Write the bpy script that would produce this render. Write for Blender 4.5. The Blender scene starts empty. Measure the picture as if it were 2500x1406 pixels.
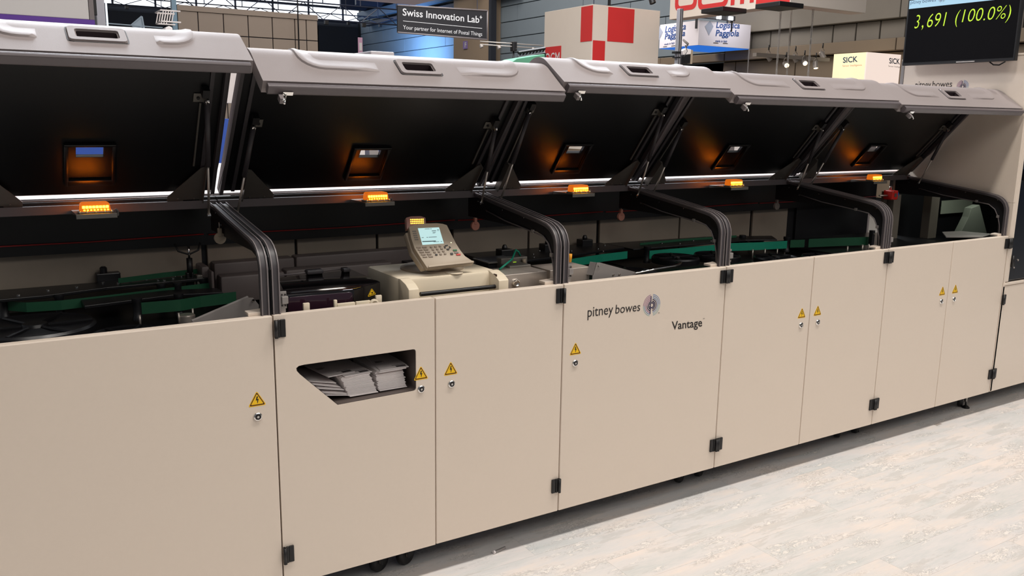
import bpy, bmesh, math, random
from mathutils import Vector, Matrix
random.seed(7)
sc = bpy.context.scene
C = sc.collection
PI = math.pi
# ------------------------------------------------------------------ camera
IW, IH, FPX = 2500.0, 1406.0, 2095.4
YAW, PITCH, ROLL = 0.55924, -0.19567, 0.01437
CAM = Vector((0.0, -2.8224, 1.7583))
_f = Vector((math.sin(YAW)*math.cos(PITCH), math.cos(YAW)*math.cos(PITCH), math.sin(PITCH)))
_r = _f.cross(Vector((0, 0, 1))).normalized(); _u = _r.cross(_f)
RT = _r*math.cos(ROLL)+_u*math.sin(ROLL); UP = -_r*math.sin(ROLL)+_u*math.cos(ROLL)
cd = bpy.data.cameras.new('camera'); cam = bpy.data.objects.new('camera', cd); C.objects.link(cam)
cd.sensor_width = 36; cd.lens = FPX*36/IW; cd.clip_start = .05; cd.clip_end = 200
cam.matrix_world = Matrix(((RT.x, UP.x, -_f.x, CAM.x), (RT.y, UP.y, -_f.y, CAM.y), (RT.z, UP.z, -_f.z, CAM.z), (0, 0, 0, 1)))
sc.camera = cam
# ------------------------------------------------------------------ view, world, lights
vs = sc.view_settings
sc.display_settings.display_device = 'sRGB'
vs.view_transform = 'Standard'; vs.look = 'None'; vs.gamma = 1; vs.use_curve_mapping = False
vs.exposure = 0.0
w = bpy.data.worlds.new('hall_ambient'); sc.world = w; w.use_nodes = True
w.node_tree.nodes['Background'].inputs[0].default_value = (.93, .95, 1.0, 1)
w.node_tree.nodes['Background'].inputs[1].default_value = 0.15

def area(name, loc, target, size, power, col, sy=None):
    l = bpy.data.lights.new(name, 'AREA'); l.energy = power; l.color = col; l.size = size
    if sy: l.shape = 'RECTANGLE'; l.size_y = sy
    o = bpy.data.objects.new(name, l); C.objects.link(o); o.location = loc
    d = Vector(target)-Vector(loc); o.rotation_euler = d.to_track_quat('-Z', 'Y').to_euler()
    return o
WARM = (1, .945, .88)
for i, (x, e) in enumerate(((-0.6, 62), (1.9, 150), (4.2, 158), (6.8, 140))):
    area('stand_ceiling_lamp', (x, -1.7, 7.6), (x, -0.9, 0), .6, e, WARM)
for x in (0.6, 4.0, 7.4):
    area('aisle_fill_light', (x, -6.5, 6.5), (x, -0.2, .6), 3.2, 95, WARM)  # added soft frontal fill for the doors, not actual ceiling lamps
for x in (1, 4.5, 8):
    area('rear_ceiling_lamp', (x, 5.5, 6.2), (x, 3.0, 0), 2.0, 330, (.90, .94, 1))
area('hall_ceiling_lamp', (8, 9, 9.5), (11, 13, 2), 6, 600, (1, .95, .90))
area('hall_ceiling_lamp', (4, 5, 8), (5, 14, 3), 4, 230, (1, .95, .9))
area('hall_ceiling_lamp', (9, 20, 11), (17, 15, 3), 7, 1250, (1, .9, .8))
area('blue_wall_washer', (14.2, 31, 3.6), (17.2, 32.0, 4.6), 2.2, 300, (.28, .55, 1)).data.spread = 1.9

# ------------------------------------------------------------------ helpers
def at(u, v, axis, val):
    """the point of the real plane axis = val that a photograph pixel shows"""
    d = RT*(u-IW/2) - UP*(v-IH/2) + _f*FPX
    i = 'xyz'.index(axis)
    return CAM + d*((val-CAM[i])/d[i])
def atp(u, v, p0, n):
    d = RT*(u-IW/2) - UP*(v-IH/2) + _f*FPX
    return CAM + d*((Vector(p0)-CAM).dot(n)/d.dot(n))

def lin(c):
    return tuple(((x/255)/12.92 if x/255 <= .04045 else ((x/255+.055)/1.055)**2.4) for x in c)
MATS = {}
def mat(name, rgb=None, rough=.5, metal=0, emit=0, var=.04, scale=30, bump=0, coat=0, lincol=None, trans=0, alpha=1, spec=.5):
    if name in MATS: return MATS[name]
    m = bpy.data.materials.new(name); m.use_nodes = True
    nt = m.node_tree; b = nt.nodes['Principled BSDF']
    col = tuple(lincol or lin(rgb))
    b.inputs['Roughness'].default_value = rough; b.inputs['Metallic'].default_value = metal
    b.inputs['Coat Weight'].default_value = coat; b.inputs['Transmission Weight'].default_value = trans
    b.inputs['Alpha'].default_value = alpha; b.inputs['Specular IOR Level'].default_value = spec
    if emit:
        b.inputs['Emission Color'].default_value = (*col, 1); b.inputs['Emission Strength'].default_value = emit
        b.inputs['Base Color'].default_value = (*[c*.3 for c in col], 1)
    else:
        tc = nt.nodes.new('ShaderNodeTexCoord'); nz = nt.nodes.new('ShaderNodeTexNoise'); nz.inputs['Scale'].default_value = scale
        nz.inputs['Detail'].default_value = 3
        mx = nt.nodes.new('ShaderNodeMix'); mx.data_type = 'RGBA'
        mx.inputs['A'].default_value = (*[c*(1-var) for c in col], 1); mx.inputs['B'].default_value = (*[min(1, c*(1+var)) for c in col], 1)
        nt.links.new(tc.outputs['Object'], nz.inputs['Vector']); nt.links.new(nz.outputs['Fac'], mx.inputs['Factor'])
        nt.links.new(mx.outputs['Result'], b.inputs['Base Color'])
        if bump:
            bp = nt.nodes.new('ShaderNodeBump'); bp.inputs['Strength'].default_value = bump; bp.inputs['Distance'].default_value = .002
            n2 = nt.nodes.new('ShaderNodeTexNoise'); n2.inputs['Scale'].default_value = scale*12
            nt.links.new(tc.outputs['Object'], n2.inputs['Vector'])
            nt.links.new(n2.outputs['Fac'], bp.inputs['Height']); nt.links.new(bp.outputs['Normal'], b.inputs['Normal'])
    MATS[name] = m
    return m

class MB:
    def __init__(s): s.bm = bmesh.new(); s.mi = 0; s.smooth = False
    def m(s, i): s.mi = i; return s
    def face(s, pts):
        try:
            f = s.bm.faces.new([s.bm.verts.new(p) for p in pts]); f.material_index = s.mi; return f
        except ValueError: return None
    def box(s, x0, x1, y0, y1, z0, z1, bev=0):
        return s.prism([(x0, y0, z0), (x1, y0, z0), (x1, y1, z0), (x0, y1, z0)], (0, 0, z1-z0), bev)
    def prism(s, pts, vec, bev=0):
        vec = Vector(vec); n = len(pts)
        a = [s.bm.verts.new(p) for p in pts]; b = [s.bm.verts.new(Vector(p)+vec) for p in pts]
        fs = [s.bm.faces.new(a[::-1]), s.bm.faces.new(b)]
        for i in range(n): fs.append(s.bm.faces.new((a[i], a[(i+1) % n], b[(i+1) % n], b[i])))
        for f in fs: f.material_index = s.mi
        bmesh.ops.recalc_face_normals(s.bm, faces=fs)
        if bev:
            es = list({e for f in fs for e in f.edges})
            r = bmesh.ops.bevel(s.bm, geom=es, offset=bev, segments=2, affect='EDGES', profile=.5, clamp_overlap=True)
            for f in r['faces']: f.material_index = s.mi
        return s
    def tube(s, pts, r, n=10, cap=True, r2=None):
        pts = [Vector(p) for p in pts]; rings = []
        for i, p in enumerate(pts):
            d = (pts[min(i+1, len(pts)-1)]-pts[max(i-1, 0)]).normalized()
            a = d.orthogonal().normalized() if i == 0 else (rings_a - d*rings_a.dot(d)).normalized()
            rings_a = a; b = d.cross(a)
            rr = r if r2 is None else r+(r2-r)*i/(len(pts)-1)
            rings.append([s.bm.verts.new(p+(a*math.cos(t)+b*math.sin(t))*rr) for t in [2*PI*k/n for k in range(n)]])
        for A, B in zip(rings, rings[1:]):
            for k in range(n):
                f = s.bm.faces.new((A[k], A[(k+1) % n], B[(k+1) % n], B[k])); f.material_index = s.mi; f.smooth = n > 6
        if cap:
            for R_, rev in ((rings[0], True), (rings[-1], False)):
                f = s.bm.faces.new(R_[::-1] if rev else R_); f.material_index = s.mi
        return s
    def lathe(s, prof, org, axis, n=20):
        """prof: (radius, height along axis)"""
        axis = Vector(axis).normalized(); a = axis.orthogonal().normalized(); b = axis.cross(a); org = Vector(org); rings = []
        for r, h in prof:
            rings.append([s.bm.verts.new(org+axis*h+(a*math.cos(t)+b*math.sin(t))*max(r, 1e-5)) for t in [2*PI*k/n for k in range(n)]])
        fs = []
        for A, B in zip(rings, rings[1:]):
            for k in range(n):
                fs.append(s.bm.faces.new((A[k], A[(k+1) % n], B[(k+1) % n], B[k])))
        fs.append(s.bm.faces.new(rings[0][::-1])); fs.append(s.bm.faces.new(rings[-1]))
        for f in fs: f.material_index = s.mi
        bmesh.ops.recalc_face_normals(s.bm, faces=fs)
        return s
    def strip(s, path, wvec, off):
        """a band with thickness: path of points, width vector, offset (thickness) vectors per point"""
        n = len(path); wv = Vector(wvec)
        P = [[Vector(p), Vector(p)+wv, Vector(p)+wv+Vector(o), Vector(p)+Vector(o)] for p, o in zip(path, off)]
        V = [[s.bm.verts.new(q) for q in r] for r in P]; fs = []
        for A, B in zip(V, V[1:]):
            for k in range(4): fs.append(s.bm.faces.new((A[k], A[(k+1) % 4], B[(k+1) % 4], B[k])))
        fs.append(s.bm.faces.new(V[0][::-1])); fs.append(s.bm.faces.new(V[-1]))
        for f in fs: f.material_index = s.mi
        bmesh.ops.recalc_face_normals(s.bm, faces=fs)
        return s
    def mesh(s, name, mats, smooth=None):
        me = bpy.data.meshes.new(name)
        s.bm.normal_update(); s.bm.to_mesh(me); s.bm.free()
        for m in (mats if isinstance(mats, (list, tuple)) else [mats]): me.materials.append(m)
        if smooth:
            for p in me.polygons: p.use_smooth = True
            try: me.set_sharp_from_angle(angle=math.radians(smooth))
            except Exception: pass
        return me

def link(name, me, parent=None, local=False):
    o = bpy.data.objects.new(name, me); C.objects.link(o)
    if parent is not None:
        o.parent = parent
        if not local and parent.type == 'EMPTY': o.matrix_parent_inverse = Matrix.Translation(-parent.location)
    return o
def part(name, mb, mats, parent, smooth=None, label=None, local=False):
    o = link(name, mb.mesh(name, mats, smooth), parent, local)
    if label: o['label'] = label
    if name in ('screw_set', 'screw_row'): o['kind'] = 'stuff'
    return o
def tag(o, label, cat, group=None):
    o['label'] = label; o['category'] = cat
    if group: o['group'] = group
    return o
def solo(name, mb, mats, label, cat, group=None, smooth=None):
    me = mb.mesh(name, mats, smooth)
    vs_ = [v.co for v in me.vertices]; c = Vector([(min(v[i] for v in vs_)+max(v[i] for v in vs_))/2 for i in range(3)])
    me.transform(Matrix.Translation(-c)); o = link(name, me); o.location = c
    return tag(o, label, cat, group)
def thing(name, loc, label, cat, group=None):
    o = bpy.data.objects.new(name, None); C.objects.link(o); o.location = loc; o.empty_display_size = .1
    return tag(o, label, cat, group)
def struct(name, mb, mats, smooth=None):
    o = link(name, mb.mesh(name, mats, smooth)); o['kind'] = 'structure'; return o
def dup(root):
    r = root.copy(); C.objects.link(r)
    for ch in root.children:
        c = ch.copy(); C.objects.link(c); c.parent = r
        for g in ch.children:
            d = g.copy(); C.objects.link(d); d.parent = c
    return r
def text(name, body, m, parent, o0, ox, oy, shear=0, depth=.0006, space=1.0, bold=0, label=None):
    """lettering fitted to the parallelogram o0 (lower left), ox (lower right), oy (upper left)"""
    cu = bpy.data.curves.new('t', 'FONT'); cu.body = body; cu.size = 1; cu.shear = shear; cu.space_character = space
    cu.offset = bold; cu.resolution_u = 3
    ob = bpy.data.objects.new('t', cu); C.objects.link(ob)
    dg = bpy.context.evaluated_depsgraph_get(); dg.update()
    me = bpy.data.meshes.new_from_object(ob.evaluated_get(dg)); bpy.data.objects.remove(ob)
    xs = [v.co.x for v in me.vertices]; ys = [v.co.y for v in me.vertices]
    x0, x1, y0, y1 = min(xs), max(xs), min(ys), max(ys)
    o0, ox, oy = Vector(o0), Vector(ox), Vector(oy); ex, ey = ox-o0, oy-o0; n = ex.cross(ey).normalized()
    if n.dot(CAM-o0) < 0: n = -n
    bm = bmesh.new(); bm.from_mesh(me); bpy.data.meshes.remove(me)
    for v in bm.verts: v.co = o0+ex*((v.co.x-x0)/(x1-x0))+ey*((v.co.y-y0)/(y1-y0))+n*depth
    bmesh.ops.recalc_face_normals(bm, faces=bm.faces)
    for f in bm.faces:
        if f.normal.dot(n) < 0: f.normal_flip()
    me = bpy.data.meshes.new(name); bm.to_mesh(me); bm.free(); me.materials.append(m)
    o = link(name, me, parent)
    if label: o['label'] = label
    return o
def arc(cx, cy, r, a0, a1, n=5):
    return [(cx+r*math.cos(a0+(a1-a0)*k/n), cy+r*math.sin(a0+(a1-a0)*k/n)) for k in range(n+1)]
def roundpoly(pts, r, n=4):
    """2-D polygon with rounded corners"""
    out = []; N = len(pts); rs = r if isinstance(r, (list, tuple)) else [r]*N
    for i in range(N):
        p = Vector(pts[i]); a = Vector(pts[i-1])-p; b = Vector(pts[(i+1) % N])-p; R_ = rs[i]
        if R_ <= 0: out.append(tuple(p)); continue
        al = a.normalized(); bl = b.normalized(); half = math.acos(max(-1, min(1, al.dot(bl))))/2
        t = min(R_/math.tan(half), a.length*.45, b.length*.45)
        p0, p1 = p+al*t, p+bl*t
        for k in range(n+1):
            q = k/n; out.append(tuple(p0*(1-q)**2+p*2*q*(1-q)+p1*q*q))
    return out
# ------------------------------------------------------------------ materials
m_door = mat('warm_white_powder_coat', (222, 207, 192), .42, var=.015, scale=60, bump=.05)
m_hood = mat('light_grey_hood_plastic', (142, 132, 131), .5, var=.02, scale=40, bump=.15)
m_liner = mat('black_foam_liner', (16, 16, 18), .29, var=.15, scale=120, bump=.12)
m_dark = mat('black_sheet_metal', (30, 30, 33), .4, var=.1)
m_black = mat('black_plastic', (20, 19, 21), .45, var=.1)
m_rubber = mat('dark_grey_rubber_seal', (66, 62, 65), .45, var=.08)
m_beam = mat('dark_grey_painted_beam', (92, 86, 88), .5, var=.05)
m_trim = mat('grey_plastic_trim', (120, 112, 112), .4, var=.05)
m_steel = mat('brushed_steel', (205, 194, 184), .38, metal=.75, var=.06, scale=25)
m_bright = mat('polished_chrome', (230, 228, 225), .12, metal=1, var=.02)
m_alu = mat('grey_aluminium_plate', (150, 144, 141), .42, metal=.3, var=.05)
m_gusset = mat('grey_zinc_bracket', (120, 116, 110), .45, metal=.5, var=.08)
m_belt = mat('green_transport_belt', (16, 140, 112), .55, var=.1, scale=50)
m_belt2 = mat('dark_green_transport_belt', (18, 80, 52), .6, var=.1, scale=50)
m_deckm = mat('black_deck_plate', (19, 19, 22), .36, var=.15, scale=15)
m_rear = mat('grey_beige_rear_panel', (150, 138, 124), .55, var=.04)
m_cream = mat('cream_plastic', (226, 212, 188), .4, var=.02)
m_tan = mat('beige_grey_plastic', (172, 156, 136), .45, var=.02)
m_yellow = mat('warning_yellow', (246, 196, 20), .45, var=.02)
m_warn = mat('warning_dark_red', (70, 18, 8), .5, var=.02)
m_ink = mat('black_ink', (34, 28, 28), .5, var=.02)
m_red = mat('red_plastic', (196, 34, 26), .45, var=.04)
m_cord = mat('dark_red_cord', (150, 30, 30), .6, var=.1)
m_paper = mat('white_envelope_paper', (242, 234, 232), .75, var=.03, scale=80)
m_print = mat('grey_print_ink', (80, 74, 74), .7, var=.1)
m_tray = mat('dark_grey_tray', (84, 74, 70), .5, var=.06)
m_smoke = mat('smoked_acrylic', (14, 11, 14), .12, var=.1, coat=.6)
m_plum = mat('plum_tinted_acrylic', (42, 20, 34), .15, var=.3, scale=14, coat=.6)
m_rearhood = mat('pale_rear_cover', (214, 206, 206), .4, var=.02)

FZ = -.045
# ------------------------------------------------------------------ floor of the stand
def vinyl():
    m = bpy.data.materials.new('distressed_white_vinyl'); m.use_nodes = True; nt = m.node_tree; N = nt.nodes; L = nt.links
    b = N['Principled BSDF']; b.inputs['Roughness'].default_value = .42
    geo = N.new('ShaderNodeNewGeometry'); oi = N.new('ShaderNodeObjectInfo')
    off = N.new('ShaderNodeVectorMath'); off.operation = 'MULTIPLY_ADD'
    cmb = N.new('ShaderNodeCombineXYZ'); L.new(oi.outputs['Random'], cmb.inputs[0]); L.new(oi.outputs['Random'], cmb.inputs[1]); L.new(oi.outputs['Random'], cmb.inputs[2])
    off.inputs[1].default_value = (37, 91, 53); L.new(cmb.outputs[0], off.inputs[0]); L.new(geo.outputs['Position'], off.inputs[2])
    def noise(scale, stretch, detail, rough=.6, dist=0):
        mp = N.new('ShaderNodeMapping'); mp.inputs['Scale'].default_value = stretch; L.new(off.outputs[0], mp.inputs['Vector'])
        n = N.new('ShaderNodeTexNoise'); n.inputs['Scale'].default_value = scale; n.inputs['Detail'].default_value = detail
        n.inputs['Roughness'].default_value = rough; n.inputs['Distortion'].default_value = dist; L.new(mp.outputs[0], n.inputs['Vector']); return n.outputs['Fac']
    def ramp(fac, stops):
        r = N.new('ShaderNodeValToRGB'); e = r.color_ramp.elements
        e[0].position, e[0].color = stops[0][0], (*stops[0][1], 1); e[1].position, e[1].color = stops[-1][0], (*stops[-1][1], 1)
        for p, c in stops[1:-1]: x = e.new(p); x.color = (*c, 1)
        L.new(fac, r.inputs[0]); return r.outputs[0]
    def mix(f, a, b_, mode='MIX'):
        x = N.new('ShaderNodeMix'); x.data_type = 'RGBA'; x.blend_type = mode
        if isinstance(f, float): x.inputs['Factor'].default_value = f
        else: L.new(f, x.inputs['Factor'])
        for s, k in ((a, 'A'), (b_, 'B')):
            if isinstance(s, tuple): x.inputs[k].default_value = (*s, 1)
            else: L.new(s, x.inputs[k])
        return x.outputs['Result']
    big = ramp(noise(1.0, (2.0, 8, 1), 5, .6), [(.34, lin((208, 211, 210))), (.50, lin((225, 222, 221))), (.58, lin((232, 224, 219))), (.70, lin((244, 230, 220)))])
    fine = noise(7, (2.0, 22, 1), 6, .7)
    c = mix(ramp(fine, [(.35, (.0,)*3), (.7, (.5,)*3)]), big, lin((238, 233, 230)))
    mask = ramp(noise(2.6, (1.3, 4.5, 1), 4, .6), [(.50, (0,)*3), (.60, (1,)*3)])
    flake = noise(22, (1, 2.2, 1), 5, .75, 1.0)
    def times(a_, b_):
        mm = N.new('ShaderNodeMath'); mm.operation = 'MULTIPLY'; L.new(a_, mm.inputs[0]); L.new(b_, mm.inputs[1]); return mm.outputs[0]
    c = mix(times(mask, ramp(flake, [(.47, (0,)*3), (.505, (.8,)*3), (.54, (0,)*3)])), c, lin((170, 165, 160)))
    c = mix(times(mask, ramp(flake, [(.53, (0,)*3), (.57, (.9,)*3)])), c, lin((246, 240, 234)))
    patch = ramp(noise(1.7, (1.4, 7, 1), 5, .65), [(.58, (0,)*3), (.61, (.55,)*3)])
    c = mix(patch, c, lin((206, 203, 199)))
    tint = ramp(oi.outputs['Random'], [(0, (.95, .96, .96)), (.5, (1, .99, .985)), (1, (1, .985, .965))])
    c = mix(1.0, c, tint, 'MULTIPLY')
    L.new(c, b.inputs['Base Color'])
    bp = N.new('ShaderNodeBump'); bp.inputs['Strength'].default_value = .12; bp.inputs['Distance'].default_value = .001
    L.new(fine, bp.inputs['Height']); L.new(bp.outputs[0], b.inputs['Normal'])
    return m
m_vinyl = vinyl()
fl = struct('floor', MB().box(-30, 40, -15, 45, FZ-.06, FZ-.006), mat('hall_concrete', (120, 116, 110), .7, var=.08, scale=1))
PW, PL = .19, 1.24
pm = MB().box(-PL/2+.0003, PL/2-.0003, -PW/2+.0003, PW/2-.0003, -.005, 0).mesh('plank', m_vinyl)
for r in range(-11, 7):
    off = [0, .47, .86, .23, .64][r % 5]
    for k in range(-1, 7):
        o = link('plank', pm, fl); o.location = (k*PL+off, r*PW+.03, FZ)

# ------------------------------------------------------------------ sorter modules
ZT, ZB = 1.09, .09
SEAM = [-.09, .815, 2.019, 2.949, 4.172, 5.359]
HNG = (.74, 1.44)
ARC = arc(.6547, -.1685, .1168, math.radians(85.5), 0, 9)
def hood_profile():
    P = [(.036, -.0028), (.208, -.0163), (.252, -.0198), (.45, -.0353)] + ARC + [(.7717, -.186), (.7723, -.234), (.7735, -.3228)]
    return P
HP = hood_profile()
def offprof(P, d):
    out = []
    for i, p in enumerate(P):
        a = Vector(P[max(i-1, 0)]); b = Vector(P[min(i+1, len(P)-1)]); t = (b-a).normalized(); n = Vector((t.y, -t.x))  # inward: below panel, behind lip
        out.append((p[0]+n.x*d, p[1]+n.y*d))
    return out
def hoodT(x, u, w_, th):
    c, s = math.cos(th), math.sin(th)
    return Vector((x, HNG[0]-(u*c-w_*s), HNG[1]+(u*s+w_*c)))
def hood(x0, x1, deg, par, strut_s, idx):
    th = math.radians(deg); cx = (x0+x1)/2; x0 += .004; x1 -= .004
    T = lambda x, p: hoodT(x, p[0], p[1], th)
    IN = offprof(HP, .045); IN[0] = (.036, -.020)
    hi0, hi1 = 1, 2                                    # profile rows of the rear grip window
    li0 = 4+len(ARC); li1 = li0+1                       # rows of the lip handle
    cutx = [x0, cx-.057, cx-.045, cx+.045, cx+.057, x1]
    def surf(P, skip=True):
        b = MB(); V = [[b.bm.verts.new(T(x, p)) for x in cutx] for p in P]
        for i in range(len(P)-1):
            for k in range(5):
                if skip and ((i == 1 and k == 2) or (i == li0 and k in (1, 2, 3))): continue
                b.bm.faces.new((V[i][k], V[i+1][k], V[i+1][k+1], V[i][k+1]))
        return b, V
    b, V = surf(HP)
    W_ = [[b.bm.verts.new(T(x, p)) for x in (x0, x1)] for p in IN]
    for i in range(len(HP)-1):                          # side walls
        b.bm.faces.new((V[i][0], W_[i][0], W_[i+1][0], V[i+1][0])); b.bm.faces.new((V[i][5], V[i+1][5], W_[i+1][1], W_[i][1]))
    for i in (0, len(HP)-1):
        b.bm.faces.new((V[i][0], *V[i][1:5], V[i][5], W_[i][1], W_[i][0]))
    bmesh.ops.recalc_face_normals(b.bm, faces=b.bm.faces)
    # moulded ribs on the outside: from the roof over the nose, then along the lip
    PP = [Vector(p) for p in HP]; AL = [0]
    for p, q in zip(PP, PP[1:]): AL.append(AL[-1]+(q-p).length)
    ON = [Vector(p)-Vector(q) for p, q in zip(offprof(HP, -1), HP)]
    def srf(x, s_, lift):
        s_ = min(max(s_, 0), AL[-1]-1e-6); i = max(k for k in range(len(AL)-1) if AL[k] <= s_); f = (s_-AL[i])/(AL[i+1]-AL[i])
        p = PP[i].lerp(PP[i+1], f)+ON[i].lerp(ON[i+1], f).normalized()*lift; return T(x, p)
    SW = AL[li1]-.004                                    # arc length of the horizontal run on the lip
    def rib(xv, xe):
        sg = 1 if xe > xv else -1; R_ = .07
        path = [(xv, .46+(SW-R_-.46)*k/12) for k in range(13)]
        path += [(xv+sg*R_*(1-math.cos(t)), SW-R_+R_*math.sin(t)) for t in [PI/2*k/6 for k in range(1, 7)]]
        path += [(xv+sg*R_+(xe-xv-sg*R_)*k/4, SW) for k in range(1, 5)]
        n = len(path); cs = [(-.015, .0), (-.011, .0055), (.000, .0062), (.014, .0026), (.042, .0)]; rows = []
        for k, (x, s_) in enumerate(path):
            a_ = Vector(path[max(k-1, 0)]); c_ = Vector(path[min(k+1, n-1)]); t = (c_-a_).normalized(); nn = Vector((t.y, -t.x))*sg
            rows.append([b.bm.verts.new(srf(x+nn.x*o, s_+nn.y*o, l*min(1, (n-1-k)/1.0)*min(1, k)+.0002)) for o, l in cs])
        for A, Bq in zip(rows, rows[1:]):
            for k in range(4): b.bm.faces.new((A[k], A[k+1], Bq[k+1], Bq[k]))
    rib(x0+.165, cx-.165); rib(x1-.165, cx+.165)
    lipu = lambda w_: .7715+(-w_-.1685)*.013
    h = part('hood', b, m_hood, par, 35)
    # black liner inside, with a raised grip pocket
    LP = [(.036, -.017)] + offprof(HP, .014)[1:-1] + [(.757, -.313)]
    b, _ = surf(LP)
    part('liner', b, m_liner, h, 30)
    # dark side gaskets
    for xa in (x0+.001, x1-.015, x0+.05, x1-.06):
        b = MB(); G = offprof(HP, .0155); G2 = offprof(HP, .040 if xa in (x0+.001, x1-.015) else .022)
        V4 = [[b.bm.verts.new(q) for q in (T(xa, G[i]), T(xa+.014, G[i]), T(xa+.014, G2[i]), T(xa, G2[i]))] for i in range(len(G))]
        for A, Bq in zip(V4, V4[1:]):
            for k in range(4): b.bm.faces.new((A[k], A[(k+1) % 4], Bq[(k+1) % 4], Bq[k]))
        part('gasket', b, m_rubber, h)
    # rail under the lip
    rail = roundpoly([(.738, -.328), (.7725, -.328), (.7725, -.350), (.738, -.350)], .007, 3)
    part('lip_rail', MB().prism([T(x0+.012, p) for p in rail], (x1-x0-.024, 0, 0)), mat('dark_rail_plastic', (96, 88, 90), .35), h)
    # handle frame and recess
    def ring(cxx, hw, hh, wc, thick, b, lift, r_):
        o = roundpoly([(-hw, -hh), (hw, -hh), (hw, hh), (-hw, hh)], r_, 4); i_ = roundpoly([(-hw+thick, -hh+thick*.8), (hw-thick, -hh+thick*.8), (hw-thick, hh-thick*.8), (-hw+thick, hh-thick*.8)], r_*.6, 4)
        L0 = lambda p, l: T(cxx+p[0], (lipu(wc+p[1])+l, wc+p[1]))
        n = len(o); sh = lambda p, f: (p[0]*f, p[1]*f)
        rows = [[L0(p, .0005) for p in o], [L0(sh(p, .97), lift) for p in o], [L0(sh(p, 1.04), lift) for p in i_], [L0(p, -.002) for p in i_]]
        for A, Bq in zip(rows, rows[1:]):
            for k in range(n): b.face((A[k], A[(k+1) % n], Bq[(k+1) % n], Bq[k]))
    b = MB(); ring(cx, .083, .044, -.210, .024, b, .007, .016); part('handle_frame', b, m_hood, h, 40)
    b = MB(); ring(cx, .0865, .0475, -.210, .004, b, .0012, .017); part('handle_groove', b, m_dark, h, 40)
    b = MB(); q = [(cx-.058, -.1855), (cx+.058, -.1855), (cx+.058, -.2345), (cx-.058, -.2345)]
    a = [T(x, (lipu(w_)-.001, w_)) for x, w_ in q]; c = [T(x, (lipu(w_)-.035, w_-.004)) for x, w_ in q]
    b.face(c)
    for k in range(4): b.face((a[k], a[(k+1) % 4], c[(k+1) % 4], c[k]))
    part('handle_recess', b, mat('dark_recess', (62, 50, 54), .5), h)
    # grip pocket seen inside
    pl = lambda s_, l: (s_*.9969+l*(-.0782), -s_*.0782-l*.9969)         # distance along the panel, drop below it
    b = MB()
    for s0, s1, xa, xb in ((.085, .112, -.078, .078), (.262, .274, -.084, .084), (.085, .272, -.084, -.070), (.085, .272, .070, .084)):
        pts = [T(cx+xa, pl(s0, .0142)), T(cx+xb, pl(s0, .0142)), T(cx+xb, pl(s1, .0142)), T(cx+xa, pl(s1, .0142))]
        nrm = (T(0, pl(0, 1))-T(0, pl(0, 0)))
        b.prism(pts, nrm*.016, .004)
    part('grip_pocket', b, m_liner, h, 40)
    b = MB(); sA, sB = .2085, .2545
    for s0, s1, xa, xb in ((sA, sA, -.046, .046), (sB, sB, -.046, .046), (sA, sB, -.046, -.046), (sA, sB, .046, .046)):
        b.face([T(cx+xa, pl(s0, -.001)), T(cx+xb, pl(s1, -.001)), T(cx+xb, pl(s1, .0155)), T(cx+xa, pl(s0, .0155))])
    part('grip_window', b, m_liner, h)
    nrm = (T(0, pl(0, 1))-T(0, pl(0, 0)))
    # hinge gussets, rails, strut brackets, gas struts
    for sgn, xe in ((1, x0), (-1, x1)):
        e0, e1 = (xe+sgn*.095, xe+sgn*.225) if sgn > 0 else (xe-.045, xe-.175)
        poly = [(e0, -.004), (e1, -.004), (e1, .022), (e1-sgn*.012, .036), (e0+sgn*.015, .165), (e0, .168)]
        b = MB(); b.prism([T(x, pl(s_, .030)) for x, s_ in poly], nrm*.003)
        b.prism([T(e0, pl(-.004, .012)), T(e0, pl(.168, .012)), T(e0, pl(.168, .05)), T(e0, pl(-.004, .05))], (-.003*sgn, 0, 0))
        for q in (.03, .09): b.tube([T(e0+sgn*q, pl(.012, .033)), T(e0+sgn*q, pl(.012, .037))], .004, 8)
        b.m(1).prism([T(e0+sgn*.01, pl(-.02, .02)), T(e0+sgn*.07, pl(-.02, .02)), T(e0+sgn*.07, pl(.006, .02)), T(e0+sgn*.01, pl(.006, .02))], nrm*.016)
        part('hinge_gusset', b, [m_gusset, m_black], h)
        bx = xe+sgn*(.085 if sgn > 0 else .075)
        top = T(bx-sgn*.005, pl(strut_s, .045))
        b = MB(); xs = sorted((bx, bx+sgn*.036))
        b.prism([T(xs[0], pl(strut_s-.022, .016)), T(xs[1], pl(strut_s-.022, .016)), T(xs[1], pl(strut_s+.014, .016)), T(xs[0], pl(strut_s+.014, .016))], nrm*.003)
        b.prism([T(bx, pl(strut_s-.022, .016)), T(bx, pl(strut_s+.014, .016)), T(bx, pl(strut_s+.010, .055)), T(bx, pl(strut_s-.018, .055))], (-sgn*.003, 0, 0))
        b.m(1).tube([T(bx+sgn*.02, pl(strut_s-.004, .019)), T(bx+sgn*.02, pl(strut_s-.004, .024))], .006, 10)
        b.m(1).prism([T(bx-sgn*.012, pl(strut_s+.012, .016)), T(bx+sgn*.012, pl(strut_s+.012, .016)), T(bx+sgn*.012, pl(strut_s+.045, .016)), T(bx-sgn*.012, pl(strut_s+.045, .016))], nrm*.03)
        part('strut_bracket', b, [m_gusset, m_black], h)
        low = Vector((xe+sgn*.045, .60, 1.372)); mid = top.lerp(low, .55)
        b = MB().tube([top, mid], .0095, 10); b.m(1).tube([mid, low], .0048, 8); b.m(2).lathe([(.003, -.008), (.009, -.006), (.009, .006), (.003, .008)], top, (1, 0, 0), 10)
        b.m(2).lathe([(.003, -.008), (.008, -.006), (.008, .006), (.003, .008)], low, (1, 0, 0), 10)
        part('gas_strut', b, [m_rubber, m_steel, m_bright], h)
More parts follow.
